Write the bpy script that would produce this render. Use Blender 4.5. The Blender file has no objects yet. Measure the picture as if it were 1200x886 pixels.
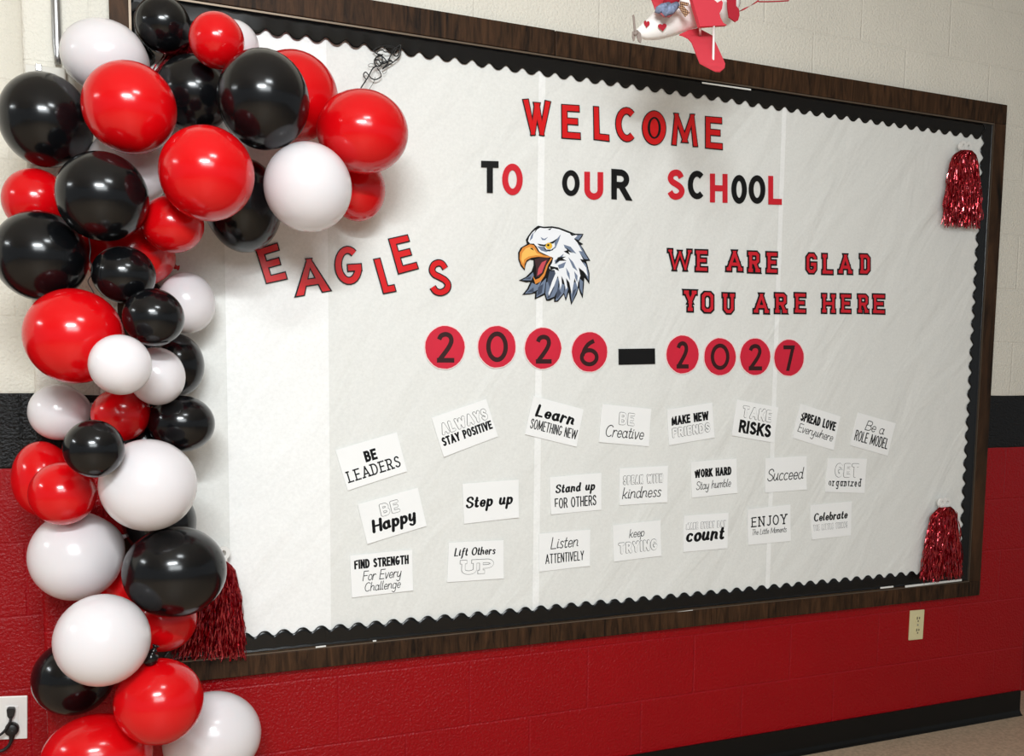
import bpy, bmesh, math, random
from mathutils import Vector, geometry
random.seed(7)
C = bpy.context.scene
COL = C.collection

# ------------------------------------------------------------------ camera, light, exposure
W_PX, H_PX = 1200.0, 886.0
CAM = Vector((-0.5812, -2.664, 0.2661)); YAW, PITCH, ROLL, F_PX, CY_OFF = 0.3981, -0.0933, 0.0099, 1111.04, 99.68
FWD = Vector((math.sin(YAW)*math.cos(PITCH), math.cos(YAW)*math.cos(PITCH), math.sin(PITCH)))
_R = Vector((math.cos(YAW), -math.sin(YAW), 0)); _U = _R.cross(FWD)
RIGHT = _R*math.cos(ROLL) + _U*math.sin(ROLL); UP = -_R*math.sin(ROLL) + _U*math.cos(ROLL)
cam_data = bpy.data.cameras.new('camera'); cam = bpy.data.objects.new('camera', cam_data); COL.objects.link(cam)
from mathutils import Matrix
cam.matrix_world = Matrix(((RIGHT.x, UP.x, -FWD.x, CAM.x), (RIGHT.y, UP.y, -FWD.y, CAM.y), (RIGHT.z, UP.z, -FWD.z, CAM.z), (0, 0, 0, 1)))
cam_data.sensor_width = 36.0; cam_data.lens = 36.0*F_PX/W_PX; cam_data.shift_y = CY_OFF/W_PX
cam_data.clip_start = 0.05
C.camera = cam

world = bpy.data.worlds.new('world'); C.world = world; world.use_nodes = True
world.node_tree.nodes['Background'].inputs[0].default_value = (0.94, 0.98, 1.0, 1)
world.node_tree.nodes['Background'].inputs[1].default_value = 0.2

CEIL = 2.15; FLOOR = -1.095
def lamp(x, y, z, sx, sy, power, tilt=0.0, col=(0.92, 0.975, 1)):
    d = bpy.data.lights.new('ceiling_or_fill_lamp', 'AREA'); d.shape = 'RECTANGLE'; d.size = sx; d.size_y = sy
    d.energy = power; d.color = col
    o = bpy.data.objects.new('ceiling_or_fill_lamp', d); COL.objects.link(o)
    o.location = (x, y, z); o.rotation_euler = (math.radians(tilt), 0, 0)
LAMPS = [(-0.1, -1.9, 1.6, 0.4, 0.12, 5.0, 50), (-0.9, -3.2, 1.6, 1.0, 0.1, 54, 40), (-4.6, -0.9, 1.9, 0.16, 1.0, 34, 0), (-0.7, -5.6, CEIL-0.35, 2.4, 1.2, 72, 45)]  # the last, largest one is an added fill that softens the garland's shadow
for l in LAMPS: lamp(*l)

C.view_settings.view_transform = 'Standard'
try: C.view_settings.look = 'None'
except Exception: pass
C.view_settings.gamma = 1.0; C.view_settings.use_curve_mapping = False
C.view_settings.exposure = 0.62

# ------------------------------------------------------------------ helpers
def at(u, v, y=0.0):
    """point of the plane Y=y that shows at photo pixel (u, v)"""
    d = FWD + RIGHT*((u-600)/F_PX) - UP*((v-CY_OFF-443)/F_PX)
    return CAM + d*((y-CAM.y)/d.y)
def lin(c):
    return tuple(((x/255.0)/12.92 if x/255.0 <= 0.04045 else ((x/255.0+0.055)/1.055)**2.4) for x in c)
def tag(o, label, cat, group=None):
    o['label'] = label; o['category'] = cat
    if group: o['group'] = group
    return o
def empty(name, loc):
    o = bpy.data.objects.new(name, None); COL.objects.link(o); o.location = loc; o.empty_display_size = 0.05
    return o
class MB:
    def __init__(s): s.v = []; s.f = []; s.m = []
    def add(s, vs, fs, m=0):
        b = len(s.v); s.v += [tuple(x) for x in vs]
        for f in fs: s.f.append([i+b for i in f]); s.m.append(m)
    def box(s, a, b, m=0):
        (x0, y0, z0), (x1, y1, z1) = a, b
        s.add([(x0,y0,z0),(x1,y0,z0),(x1,y1,z0),(x0,y1,z0),(x0,y0,z1),(x1,y0,z1),(x1,y1,z1),(x0,y1,z1)],
              [(0,3,2,1),(4,5,6,7),(0,1,5,4),(1,2,6,5),(2,3,7,6),(3,0,4,7)], m)
    def prism(s, contours, y0, y1, m=0):
        """closed solid from XZ contours (first outer, others holes), back y0, front y1 (y1<y0)"""
        polys = [[Vector((p[0], p[1], 0)) for p in c] for c in contours]
        flat = [p for c in polys for p in c]
        tris = geometry.tessellate_polygon(polys)
        n = len(flat)
        vs = [(p.x, y1, p.y) for p in flat] + [(p.x, y0, p.y) for p in flat]
        fs = []
        for t in tris:
            a, b, c = [flat[i] for i in t]
            ar = (b.x-a.x)*(c.y-a.y)-(b.y-a.y)*(c.x-a.x)
            t = tuple(t) if ar > 0 else tuple(reversed(t))
            fs.append(t); fs.append(tuple(i+n for i in reversed(t)))
        k = 0
        for ci, c in enumerate(polys):
            ar = sum(c[i].x*c[(i+1) % len(c)].y-c[(i+1) % len(c)].x*c[i].y for i in range(len(c)))
            ccw = (ar > 0) == (ci == 0)
            for i in range(len(c)):
                a, b = k+i, k+(i+1) % len(c)
                fs.append((a, a+n, b+n, b) if ccw else (b, b+n, a+n, a))
            k += len(c)
        s.add(vs, fs, m)
    def tube(s, pts, r, n=8, m=0, cap=True):
        pts = [Vector(p) for p in pts]; rings = []
        up = Vector((0.123, 0.31, 0.94)).normalized()
        for i, p in enumerate(pts):
            t = (pts[min(i+1, len(pts)-1)]-pts[max(i-1, 0)]).normalized()
            a = t.cross(up)
            if a.length < 1e-3: a = t.cross(Vector((1, 0, 0)))
            a.normalize(); b = t.cross(a)
            rr = r[i] if isinstance(r, (list, tuple)) else r
            rings.append([p+a*rr*math.cos(2*math.pi*k/n)+b*rr*math.sin(2*math.pi*k/n) for k in range(n)])
        vs = [v for rg in rings for v in rg]; fs = []
        for i in range(len(rings)-1):
            for k in range(n): fs.append((i*n+k, i*n+(k+1) % n, (i+1)*n+(k+1) % n, (i+1)*n+k))
        if cap: fs.append(tuple(reversed(range(n)))); fs.append(tuple(range((len(rings)-1)*n, len(rings)*n)))
        s.add(vs, fs, m)
    def build(s, name, mats, parent=None, smooth=False, origin=None, bevel=0):
        me = bpy.data.meshes.new(name)
        o = bpy.data.objects.new(name, me); COL.objects.link(o)
        off = Vector((0, 0, 0))
        if parent is not None:
            off = Vector(parent.get('_o', (0, 0, 0)))
            o.parent = parent
        elif origin is not None:
            off = Vector(origin); o.location = off
        me.from_pydata([Vector(v)-off for v in s.v], [], s.f)
        mats = mats if isinstance(mats, (list, tuple)) else [mats]
        for m in mats: me.materials.append(m)
        if len(mats) > 1: me.polygons.foreach_set('material_index', s.m)
        if smooth: me.polygons.foreach_set('use_smooth', [True]*len(me.polygons))
        me.update()
        if parent is not None and parent.type == 'MESH':
            pass
        if bevel:
            b = o.modifiers.new('bevel', 'BEVEL'); b.width = bevel; b.segments = 2; b.limit_method = 'ANGLE'
        o['_o'] = tuple(off) if parent is None else tuple(off)
        return o
def root(name, loc):
    o = empty(name, loc); o['_o'] = tuple(loc); return o
def struct(o): o['kind'] = 'structure'; return o

# ------------------------------------------------------------------ materials
def mat(name, rgb, rough=0.6, metal=0.0, spec=0.5, bump=None, coat=0.0, vary=None, sss=0.0):
    m = bpy.data.materials.new(name); m.use_nodes = True; nt = m.node_tree; b = nt.nodes['Principled BSDF']
    c = lin(rgb)
    b.inputs['Base Color'].default_value = (*c, 1); b.inputs['Roughness'].default_value = rough
    b.inputs['Metallic'].default_value = metal; b.inputs['Specular IOR Level'].default_value = spec
    b.inputs['Coat Weight'].default_value = coat; b.inputs['Coat Roughness'].default_value = 0.08
    if sss:
        b.inputs['Subsurface Weight'].default_value = sss; b.inputs['Subsurface Radius'].default_value = (1, 0.6, 0.6); b.inputs['Subsurface Scale'].default_value = 0.02
    tc = nt.nodes.new('ShaderNodeTexCoord')
    if vary:
        n = nt.nodes.new('ShaderNodeTexNoise'); n.inputs['Scale'].default_value = vary[0]; n.inputs['Detail'].default_value = 6
        nt.links.new(tc.outputs['Object'], n.inputs['Vector'])
        r = nt.nodes.new('ShaderNodeValToRGB'); nt.links.new(n.outputs['Fac'], r.inputs['Fac'])
        r.color_ramp.elements[0].position = 0.3; r.color_ramp.elements[1].position = 0.7
        r.color_ramp.elements[0].color = (*[x*(1-vary[1]) for x in c], 1); r.color_ramp.elements[1].color = (*[min(1, x*(1+vary[1])) for x in c], 1)
        nt.links.new(r.outputs['Color'], b.inputs['Base Color'])
    if bump:
        n = nt.nodes.new('ShaderNodeTexNoise'); n.inputs['Scale'].default_value = bump[0]; n.inputs['Detail'].default_value = 4
        nt.links.new(tc.outputs['Object'], n.inputs['Vector'])
        bp = nt.nodes.new('ShaderNodeBump'); bp.inputs['Strength'].default_value = bump[1]; bp.inputs['Distance'].default_value = bump[2]
        nt.links.new(n.outputs['Fac'], bp.inputs['Height']); nt.links.new(bp.outputs['Normal'], b.inputs['Normal'])
    return m

def wall_material(xoff):
    """painted concrete block: cream above, one black course, red below"""
    m = bpy.data.materials.new('painted_block'); m.use_nodes = True; nt = m.node_tree; b = nt.nodes['Principled BSDF']
    N = nt.nodes.new; L = nt.links.new
    geo = N('ShaderNodeNewGeometry'); sep = N('ShaderNodeSeparateXYZ'); L(geo.outputs['Position'], sep.inputs[0])
    def M(op, a, b_=None, c_=None):
        n = N('ShaderNodeMath'); n.operation = op
        for i, x in enumerate((a, b_, c_)):
            if x is None: continue
            if isinstance(x, (int, float)): n.inputs[i].default_value = x
            else: L(x, n.inputs[i])
        return n.outputs[0]
    def smooth(v, lo, hi):
        n = N('ShaderNodeMapRange'); n.interpolation_type = 'SMOOTHSTEP'
        L(v, n.inputs[0]); n.inputs[1].default_value = lo; n.inputs[2].default_value = hi
        return n.outputs[0]
    # wobble so that joints are not ruler straight
    nw = N('ShaderNodeTexNoise'); nw.inputs['Scale'].default_value = 9; L(geo.outputs['Position'], nw.inputs['Vector'])
    wob = M('MULTIPLY', M('SUBTRACT', nw.outputs['Fac'], 0.5), 0.004)
    z = M('ADD', sep.outputs['Z'], wob); x = M('ADD', sep.outputs['X'], wob)
    course = M('FLOOR', M('DIVIDE', z, 0.2032))
    fz = M('MULTIPLY', M('ABSOLUTE', M('SUBTRACT', M('SUBTRACT', M('DIVIDE', z, 0.2032), course), 0.5)), 0.4064)  # 0..0.2032
    dz = M('SUBTRACT', 0.2032, fz)   # 2x distance from the bed joint
    par = M('ABSOLUTE', M('MODULO', M('ADD', course, 100.0), 2.0))
    xs = M('ADD', M('DIVIDE', M('SUBTRACT', x, xoff), 0.4064), M('MULTIPLY', par, 0.5))
    fx = M('ABSOLUTE', M('SUBTRACT', M('FRACT', M('ADD', xs, 50.0)), 0.5))
    dx = M('MULTIPLY', M('SUBTRACT', 0.5, fx), 0.8128)
    joint = M('MINIMUM', smooth(dz, 0.001, 0.010), smooth(dx, 0.001, 0.010))
    n1 = N('ShaderNodeTexNoise'); n1.inputs['Scale'].default_value = 125; n1.inputs['Detail'].default_value = 3; n1.inputs['Roughness'].default_value = 0.55
    L(geo.outputs['Position'], n1.inputs['Vector'])
    n2 = N('ShaderNodeTexNoise'); n2.inputs['Scale'].default_value = 4; n2.inputs['Detail'].default_value = 3
    L(geo.outputs['Position'], n2.inputs['Vector'])
    h = M('ADD', M('MULTIPLY', joint, 0.4), M('MULTIPLY', n1.outputs['Fac'], 1.25))
    bp = N('ShaderNodeBump'); bp.inputs['Strength'].default_value = 0.65; bp.inputs['Distance'].default_value = 0.006
    L(h, bp.inputs['Height']); L(bp.outputs['Normal'], b.inputs['Normal'])
    def col(c): n = N('ShaderNodeRGB'); n.outputs[0].default_value = (*lin(c), 1); return n.outputs[0]
    def mix(f, a, c, blend='MIX'):
        n = N('ShaderNodeMix'); n.data_type = 'RGBA'; n.blend_type = blend
        if isinstance(f, (int, float)): n.inputs[0].default_value = f
        else: L(f, n.inputs[0])
        L(a, n.inputs[6]); L(c, n.inputs[7]); return n.outputs[2]
    cream, black, red = col((224, 219, 207)), col((12, 12, 13)), col((150, 3, 12))
    up = M('GREATER_THAN', z, 0.2032); mid = M('GREATER_THAN', z, 0.0)
    base = mix(up, mix(mid, red, black), cream)
    jc = mix(up, mix(mid, col((152, 10, 22)), col((9, 9, 9))), col((224, 219, 207)))
    base = mix(joint, jc, base)
    mot = M('MULTIPLY_ADD', n2.outputs['Fac'], 0.16, 0.92)
    cv = N('ShaderNodeCombineColor'); [L(mot, cv.inputs[i]) for i in range(3)]
    base = mix(1.0, base, cv.outputs[0], 'MULTIPLY')
    L(base, b.inputs['Base Color'])
    rg = M('MULTIPLY_ADD', up, 0.26, 0.27); L(rg, b.inputs['Roughness'])
    b.inputs['Specular IOR Level'].default_value = 0.24
    return m

def wood_material(along):
    m = bpy.data.materials.new('dark_stained_wood'); m.use_nodes = True; nt = m.node_tree; b = nt.nodes['Principled BSDF']
    geo = nt.nodes.new('ShaderNodeNewGeometry'); mp = nt.nodes.new('ShaderNodeMapping')
    mp.inputs['Scale'].default_value = (55, 10, 7) if along == 'x' else (16, 10, 3.0)
    nt.links.new(geo.outputs['Position'], mp.inputs['Vector'])
    n = nt.nodes.new('ShaderNodeTexNoise'); n.inputs['Scale'].default_value = 1.0; n.inputs['Detail'].default_value = 7; n.inputs['Roughness'].default_value = 0.65; n.inputs['Distortion'].default_value = 0.8
    nt.links.new(mp.outputs['Vector'], n.inputs['Vector'])
    n2 = nt.nodes.new('ShaderNodeTexNoise'); n2.inputs['Scale'].default_value = 3.0; n2.inputs['Detail'].default_value = 2
    nt.links.new(geo.outputs['Position'], n2.inputs['Vector'])
    ad = nt.nodes.new('ShaderNodeMath'); ad.operation = 'MULTIPLY_ADD'; ad.inputs[1].default_value = 0.35
    nt.links.new(n2.outputs['Fac'], ad.inputs[0]); nt.links.new(n.outputs['Fac'], ad.inputs[2])
    r = nt.nodes.new('ShaderNodeValToRGB'); nt.links.new(ad.outputs[0], r.inputs['Fac'])
    r.color_ramp.elements[0].position = 0.50; r.color_ramp.elements[0].color = (*lin((19, 13, 8)), 1)
    r.color_ramp.elements[1].position = 0.86; r.color_ramp.elements[1].color = (*lin((74, 50, 32)), 1)
    nt.links.new(r.outputs['Color'], b.inputs['Base Color'])
    b.inputs['Roughness'].default_value = 0.55; b.inputs['Specular IOR Level'].default_value = 0.15
    bp = nt.nodes.new('ShaderNodeBump'); bp.inputs['Strength'].default_value = 0.25; bp.inputs['Distance'].default_value = 0.002
    nt.links.new(n.outputs['Fac'], bp.inputs['Height']); nt.links.new(bp.outputs['Normal'], b.inputs['Normal'])
    return m

def paper_material(name, rgb):
    m = bpy.data.materials.new(name); m.use_nodes = True; nt = m.node_tree; b = nt.nodes['Principled BSDF']
    geo = nt.nodes.new('ShaderNodeNewGeometry')
    n = nt.nodes.new('ShaderNodeTexNoise'); n.inputs['Scale'].default_value = 120; n.inputs['Detail'].default_value = 5; n.inputs['Roughness'].default_value = 0.7
    nt.links.new(geo.outputs['Position'], n.inputs['Vector'])
    r = nt.nodes.new('ShaderNodeValToRGB'); nt.links.new(n.outputs['Fac'], r.inputs['Fac'])
    c = lin(rgb)
    r.color_ramp.elements[0].position = 0.3; r.color_ramp.elements[0].color = (*[x*0.93 for x in c], 1)
    r.color_ramp.elements[1].position = 0.7; r.color_ramp.elements[1].color = (*[min(1, x*1.03) for x in c], 1)
    nt.links.new(r.outputs['Color'], b.inputs['Base Color'])
    b.inputs['Roughness'].default_value = 0.85; b.inputs['Specular IOR Level'].default_value = 0.2
    # soft diagonal creases
    mp = nt.nodes.new('ShaderNodeMapping'); mp.vector_type = 'TEXTURE'; mp.inputs['Rotation'].default_value = (0, math.radians(38), 0); mp.inputs['Scale'].default_value = (0.15, 1, 0.5)
    nt.links.new(geo.outputs['Position'], mp.inputs['Vector'])
    n2 = nt.nodes.new('ShaderNodeTexNoise'); n2.inputs['Scale'].default_value = 1.1; n2.inputs['Detail'].default_value = 3; n2.inputs['Distortion'].default_value = 0.6
    nt.links.new(mp.outputs['Vector'], n2.inputs['Vector'])
    ad = nt.nodes.new('ShaderNodeMath'); ad.operation = 'MULTIPLY_ADD'; ad.inputs[1].default_value = 0.02
    nt.links.new(n.outputs['Fac'], ad.inputs[0]); nt.links.new(n2.outputs['Fac'], ad.inputs[2])
    bp = nt.nodes.new('ShaderNodeBump'); bp.inputs['Strength'].default_value = 0.55; bp.inputs['Distance'].default_value = 0.02
    nt.links.new(ad.outputs[0], bp.inputs['Height']); nt.links.new(bp.outputs['Normal'], b.inputs['Normal'])
    return m

M_WALL = wall_material(0.0)
M_WOODX, M_WOODZ = wood_material('x'), wood_material('z')
M_PAPER = paper_material('white_backing_paper', (229, 229, 225))
M_PAPER2 = paper_material('doubled_backing_paper', (243, 243, 241))
M_TRIM = mat('bronze_strip', (120, 106, 92), 0.4, 0.7)
M_BORDER = mat('black_poster_paper', (13, 14, 15), 0.25, 0, 0.4)
M_CARD = mat('white_card_paper', (243, 243, 242), 0.7, 0, 0.3)
M_INK = mat('black_ink', (18, 18, 20), 0.7, 0, 0.15)
M_INKG = mat('grey_ink', (120, 120, 122), 0.6, 0, 0.3)
M_LRED = mat('laminated_red_paper', (214, 24, 28), 0.25, 0, 0.5)
M_MRED = mat('matte_red_paper', (206, 30, 44), 0.6, 0, 0.3)
M_LBLACK = mat('black_letter_paper', (16, 16, 17), 0.45, 0, 0.25)
M_DISC = mat('crimson_disc_paper', (206, 34, 58), 0.6, 0, 0.3, vary=(14, 0.06))
M_DISCE = mat('pale_disc_edge', (240, 214, 212), 0.7, 0, 0.3)
M_DIGIT = mat('dark_digit_ink', (52, 20, 22), 0.55, 0, 0.3)
M_BAL = {'r': mat('red_latex', (206, 6, 14), 0.17, 0, 0.5, sss=0.1), 'k': mat('black_latex', (11, 12, 14), 0.17, 0, 0.45), 'w': mat('white_latex', (222, 217, 219), 0.2, 0, 0.5, sss=0.15)}
M_FOIL = mat('red_metallic_foil', (165, 6, 28), 0.14, 0.75, 0.5, coat=1.0)
M_WPLASTIC = mat('white_plastic', (232, 230, 226), 0.3)
M_IVORY = mat('ivory_plastic', (214, 204, 160), 0.35)
M_DARK = mat('dark_slot', (40, 32, 26), 0.6)
M_RUBBER = mat('black_rubber', (18, 18, 19), 0.45)
M_BASE = mat('black_rubber_base', (10, 11, 11), 0.4, 0, 0.25)
M_STEEL = mat('galvanized_steel', (176, 176, 176), 0.3, 0.9)
M_FLOOR = mat('speckled_tan_vinyl', (182, 162, 138), 0.45, 0, 0.4, vary=(90, 0.22))
M_CEIL = mat('ceiling_tile', (220, 216, 208), 0.9, bump=(60, 0.3, 0.003))

# ------------------------------------------------------------------ room shell
X_EDGE, X_END = -0.763, 2.806
mb = MB()
r_ = 0.012   # bullnose block at the free ends of the projecting wall
prof = [(X_EDGE, 0.2)] + [(X_EDGE+r_-r_*math.cos(a), r_-r_*math.sin(a)) for a in [i*math.pi/8*1.0/1 for i in range(5)]] + \
       [(X_END-r_+r_*math.sin(a), r_-r_*math.cos(a)) for a in [i*math.pi/8 for i in range(5)]] + [(X_END, 0.2)]
n = len(prof)
vs = [(p[0], p[1], FLOOR-0.05) for p in prof] + [(p[0], p[1], CEIL+0.05) for p in prof]
mb.add(vs, [(i, i+1, n+i+1, n+i) for i in range(n-1)] + [(n-1, 0, n, 2*n-1)] + [tuple(reversed(range(n))), tuple(range(n, 2*n))])
struct(mb.build('wall_back', M_WALL))
mb = MB(); mb.box((-7.0, 0.2, FLOOR-0.05), (X_EDGE+0.3, 0.3, CEIL+0.05)); struct(mb.build('wall_left', M_WALL))
mb = MB(); mb.box((X_END-0.3, 0.2, FLOOR-0.05), (7.0, 0.3, CEIL+0.05)); struct(mb.build('wall_right', M_WALL))
mb = MB(); mb.box((-7.0, -7.0, FLOOR-0.1), (7.0, 0.3, FLOOR)); struct(mb.build('floor', M_FLOOR))
mb = MB(); mb.box((-7.0, -7.0, CEIL), (7.0, 0.3, CEIL+0.1)); struct(mb.build('ceiling', M_CEIL))
mb = MB()
cv = [(0.0, 0.1), (-0.006, 0.1), (-0.007, 0.02), (-0.012, 0.008), (-0.022, 0.0), (0.0, 0.0)]
nb = len(cv)
mb.add([(X_EDGE+0.012, y, FLOOR+z) for y, z in cv] + [(X_END-0.012, y, FLOOR+z) for y, z in cv],
       [(i, (i+1) % nb, nb+(i+1) % nb, nb+i) for i in range(nb)] + [tuple(reversed(range(nb))), tuple(range(nb, 2*nb))])
struct(mb.build('baseboard_back', M_BASE))

# ------------------------------------------------------------------ bulletin board
BX0, BX1, BZ0, BZ1 = -0.565, 2.510, -0.572, 1.281
FT, FB, FL, FR = 0.072, 0.056, 0.045, 0.056
YP = -0.013
board = root('bulletin_board', ((BX0+BX1)/2, 0, BZ0))
tag(board, 'wide wall bulletin board with dark stained wood frame covered in white paper', 'bulletin board')
mb = MB(); mb.box((BX0+0.02, -0.012, BZ0+0.02), (BX1-0.02, 0.0, BZ1-0.02)); mb.build('backing_panel', mat('cork_backing', (150, 112, 76), 0.9, vary=(120, 0.3)), board)
def rail(x0, z0, x1, z1, m):
    b = MB(); b.box((x0, -0.026, z0), (x1, 0.0, z1)); return b.build('frame_rail', m, board, bevel=0.002)
xs = at(650.7, 50, -0.026).x
rail(BX0, BZ1-FT, xs-0.001, BZ1, M_WOODX); rail(xs+0.001, BZ1-FT-0.001, BX1, BZ1-0.001, M_WOODX)
xb = at(645, 745, -0.026).x; xc = at(834, 722, -0.026).x
rail(BX0, BZ0, xb-0.001, BZ0+FB, M_WOODX); rail(xb+0.001, BZ0, xc-0.001, BZ0+FB, M_WOODX); rail(xc+0.001, BZ0, BX1, BZ0+FB, M_WOODX)
rail(BX0, BZ0+FB, BX0+FL, BZ1-FT, M_WOODZ); rail(BX1-FR, BZ0+FB, BX1, BZ1-FT-0.001, M_WOODZ)
t_ = 0.006
for a, b in [((BX0+FL, -0.023, BZ1-FT-t_), (BX1-FR, -0.012, BZ1-FT-0.0012)), ((BX0+FL, -0.023, BZ0+FB), (BX1-FR, -0.012, BZ0+FB+t_*0.5)),
             ((BX0+FL, -0.023, BZ0+FB+t_*0.5), (BX0+FL+t_, -0.012, BZ1-FT-t_)), ((BX1-FR-t_*0.6, -0.023, BZ0+FB+t_*0.5), (BX1-FR, -0.012, BZ1-FT-t_))]:
    mb = MB(); mb.box(a, b); mb.build('metal_trim', M_TRIM, board)
for i_, (a, b, w_) in enumerate([((1061, 686.3), (1127, 678.6), 2.3), ((1032, 688.2), (1047, 686.6), 1.8), ((785, 718.3), (812, 714.8), 1.6), ((752, 722.2), (757, 721.6), 1.4), ((767, 720.4), (774, 719.4), 1.2), ((370, 757.8), (382, 756.4), 1.6), ((437, 750.6), (441, 750.2), 1.5), ((823, 96.0), (880, 104.2), 1.8)]):
    mb = MB(); q_ = [at(u, v, -0.0245) for u, v in (a, b, (b[0], b[1]+w_), (a[0], a[1]+w_))]
    mb.prism([[(p.x, p.z) for p in q_]], -0.0225, -0.0245); mb.build('exposed_edge', M_PAPER, board)['label'] = 'sliver of bare white board edge'
IX0, IX1, IZ0, IZ1 = BX0+FL+t_+0.0005, BX1-FR-t_-0.0005, BZ0+FB+t_, BZ1-FT-t_-0.0005

# white paper panels, hung side by side and overlapping at the seams
def panel(x0, x1, dbl, y, label, seed):
    rnd = random.Random(seed); nx = max(4, int((x1-x0)/0.03)); nz = 56
    if dbl: xsp = [x0, x0+dbl] + [x0+dbl+(x1-x0-dbl)*i/nx for i in range(1, nx+1)]
    else: xsp = [x0+(x1-x0)*i/nx for i in range(nx+1)]
    ph = [rnd.uniform(0, 6.28) for _ in range(6)]
    vs = []
    for z_i in range(nz+1):
        z = IZ0+(IZ1-IZ0)*z_i/nz
        for x in xsp:
            e = min(1.0, (x-x0)/0.1, (x1-x)/0.1, (z-IZ0)/0.12, (IZ1-z)/0.12)
            w = 0.0006*e*(0.8*math.sin(9*x+4*z+ph[0])+0.6*math.sin(21*x-9*z+ph[1])*math.sin(5*z+ph[2])+0.5*math.sin(33*x-20*z+ph[3]))
            vs.append((x, y-0.001*0-abs(w)*0.8, z))
    k = len(xsp); mb = MB(); fs = []; ms = []
    for i in range(nz):
        for j in range(k-1):
            fs.append((i*k+j, i*k+j+1, (i+1)*k+j+1, (i+1)*k+j)); ms.append(1 if (dbl and j == 0) else 0)
    mb.v = vs; mb.f = [list(f) for f in fs]; mb.m = ms
    o = mb.build('backing_paper', [M_PAPER, M_PAPER2], smooth=True, origin=((x0+x1)/2, y, IZ0))
    tag(o, label, 'paper', 'white backing paper sheets on the board')
    return o
s0 = at(268, 560, YP).x; s1 = at(386, 520, YP).x; s2a, s2b = at(627, 440, YP).x, at(634.5, 440, YP).x; s3a, s3b = at(905, 440, YP).x, at(910, 440, YP).x
panel(IX0, s1, 0, YP, 'white paper sheet at left end of board, behind the balloons', 1)
panel(s0, s2b, s1-s0, YP-0.0011, 'white paper sheet under the word EAGLES and the BE LEADERS card', 2)
panel(s2a, s3b, s2b-s2a, YP-0.0020, 'white paper sheet under WELCOME and the middle note cards', 3)
panel(s3a, IX1, s3b-s3a, YP-0.0029, 'white paper sheet at right end of board behind red pom-poms', 4)

# black scalloped border strips
def border(p0, p1, inward, width, label, seed, curl=0.0008, y=-0.0178, curlfn=None):
    rnd = random.Random(seed); p0, p1, inward = Vector(p0), Vector(p1), Vector(inward)
    Ln = (p1-p0).length; d = (p1-p0)/Ln; per = 0.0527; ns = max(8, int(Ln/per*14)); ph = [rnd.uniform(0, 6.28) for _ in range(4)]
    rows = 5; mb = MB(); vs = []
    for i in range(ns+1):
        s = Ln*i/ns
        th_ = 2*math.pi*(p0.dot(d)+s)/per; wv = 0.0076*(math.cos(th_)-0.16*math.cos(2*th_))
        w = width+wv
        for k in range(rows+1):
            t = k/rows
            q = p0+d*s+inward*(w*t)
            yy = y-curl*(1+math.sin(7*s+ph[0])+0.6*math.sin(17*s+ph[1]+2*t))*(0.3+t)
            if curlfn: yy -= curlfn(q.x, q.z, t)
            vs.append((q.x, yy, q.z))
    n = len(vs); k = rows+1
    back = [(v[0], v[1]+0.0004, v[2]) for v in vs]
    flip = d.cross(inward).y > 0
    fs = []
    for i in range(ns):
        for j in range(rows):
            a = (i*k+j, (i+1)*k+j, (i+1)*k+j+1, i*k+j+1)
            fs.append(tuple(reversed(a)) if flip else a); a2 = tuple(x+n for x in a); fs.append(a2 if flip else tuple(reversed(a2)))
        for j in (0, rows):
            a = (i*k+j, (i+1)*k+j, (i+1)*k+j+n, i*k+j+n); fs.append(a)
    mb.add(vs+back, fs)
    o = mb.build('scalloped_border', M_BORDER, smooth=True, origin=((p0+p1)/2+Vector((0, y, 0))))
    tag(o, label, 'border strip', 'black scalloped border around the board'); return o
BW = 0.052
def curl_tl(x, z, t):
    return 0.010*math.exp(-((x-0.02)/0.10)**2)*t*t + 0.006*math.exp(-((x+0.16)/0.05)**2)*t + 0.005*math.exp(-((x-0.17)/0.03)**2)*t
xj = at(566, 65, YP).x; xk = at(880, 105, YP).x
border((IX0, 0, IZ1), (xj, 0, IZ1), (0, 0, -1), BW-0.004, 'black scalloped border strip along the top left, glossy and curling', 1, 0.0012, curlfn=curl_tl)
border((xj-0.01, 0, IZ1), (xk, 0, IZ1), (0, 0, -1), BW-0.002, 'black scalloped border strip above the word WELCOME', 2, 0.0004, y=-0.0186)
border((xk-0.01, 0, IZ1), (IX1, 0, IZ1), (0, 0, -1), BW, 'black scalloped border strip along the top right corner', 3, 0.0004)
xl = at(385, 745, YP).x; xm = at(716, 710, YP).x
border((IX0, 0, IZ0), (xl, 0, IZ0), (0, 0, 1), BW, 'black scalloped border strip at bottom left beside the pom-pom', 4, 0.0005)
border((xl-0.01, 0, IZ0), (xm, 0, IZ0), (0, 0, 1), BW, 'black scalloped border strip below the FIND STRENGTH card', 5, 0.0008, y=-0.0188)
border((xm-0.01, 0, IZ0), (IX1, 0, IZ0), (0, 0, 1), BW-0.002, 'black scalloped border strip along the bottom right', 6, 0.0004)
border((IX1, 0, IZ0), (IX1, 0, IZ1), (-1, 0, 0), BW-0.004, 'black scalloped border strip up the right side of the board', 7, 0.0003, y=-0.0192)
border((IX0, 0, IZ0), (IX0, 0, IZ1), (1, 0, 0), BW-0.004, 'black scalloped border strip up the left side behind balloons', 8, 0.0003, y=-0.0192)

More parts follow.
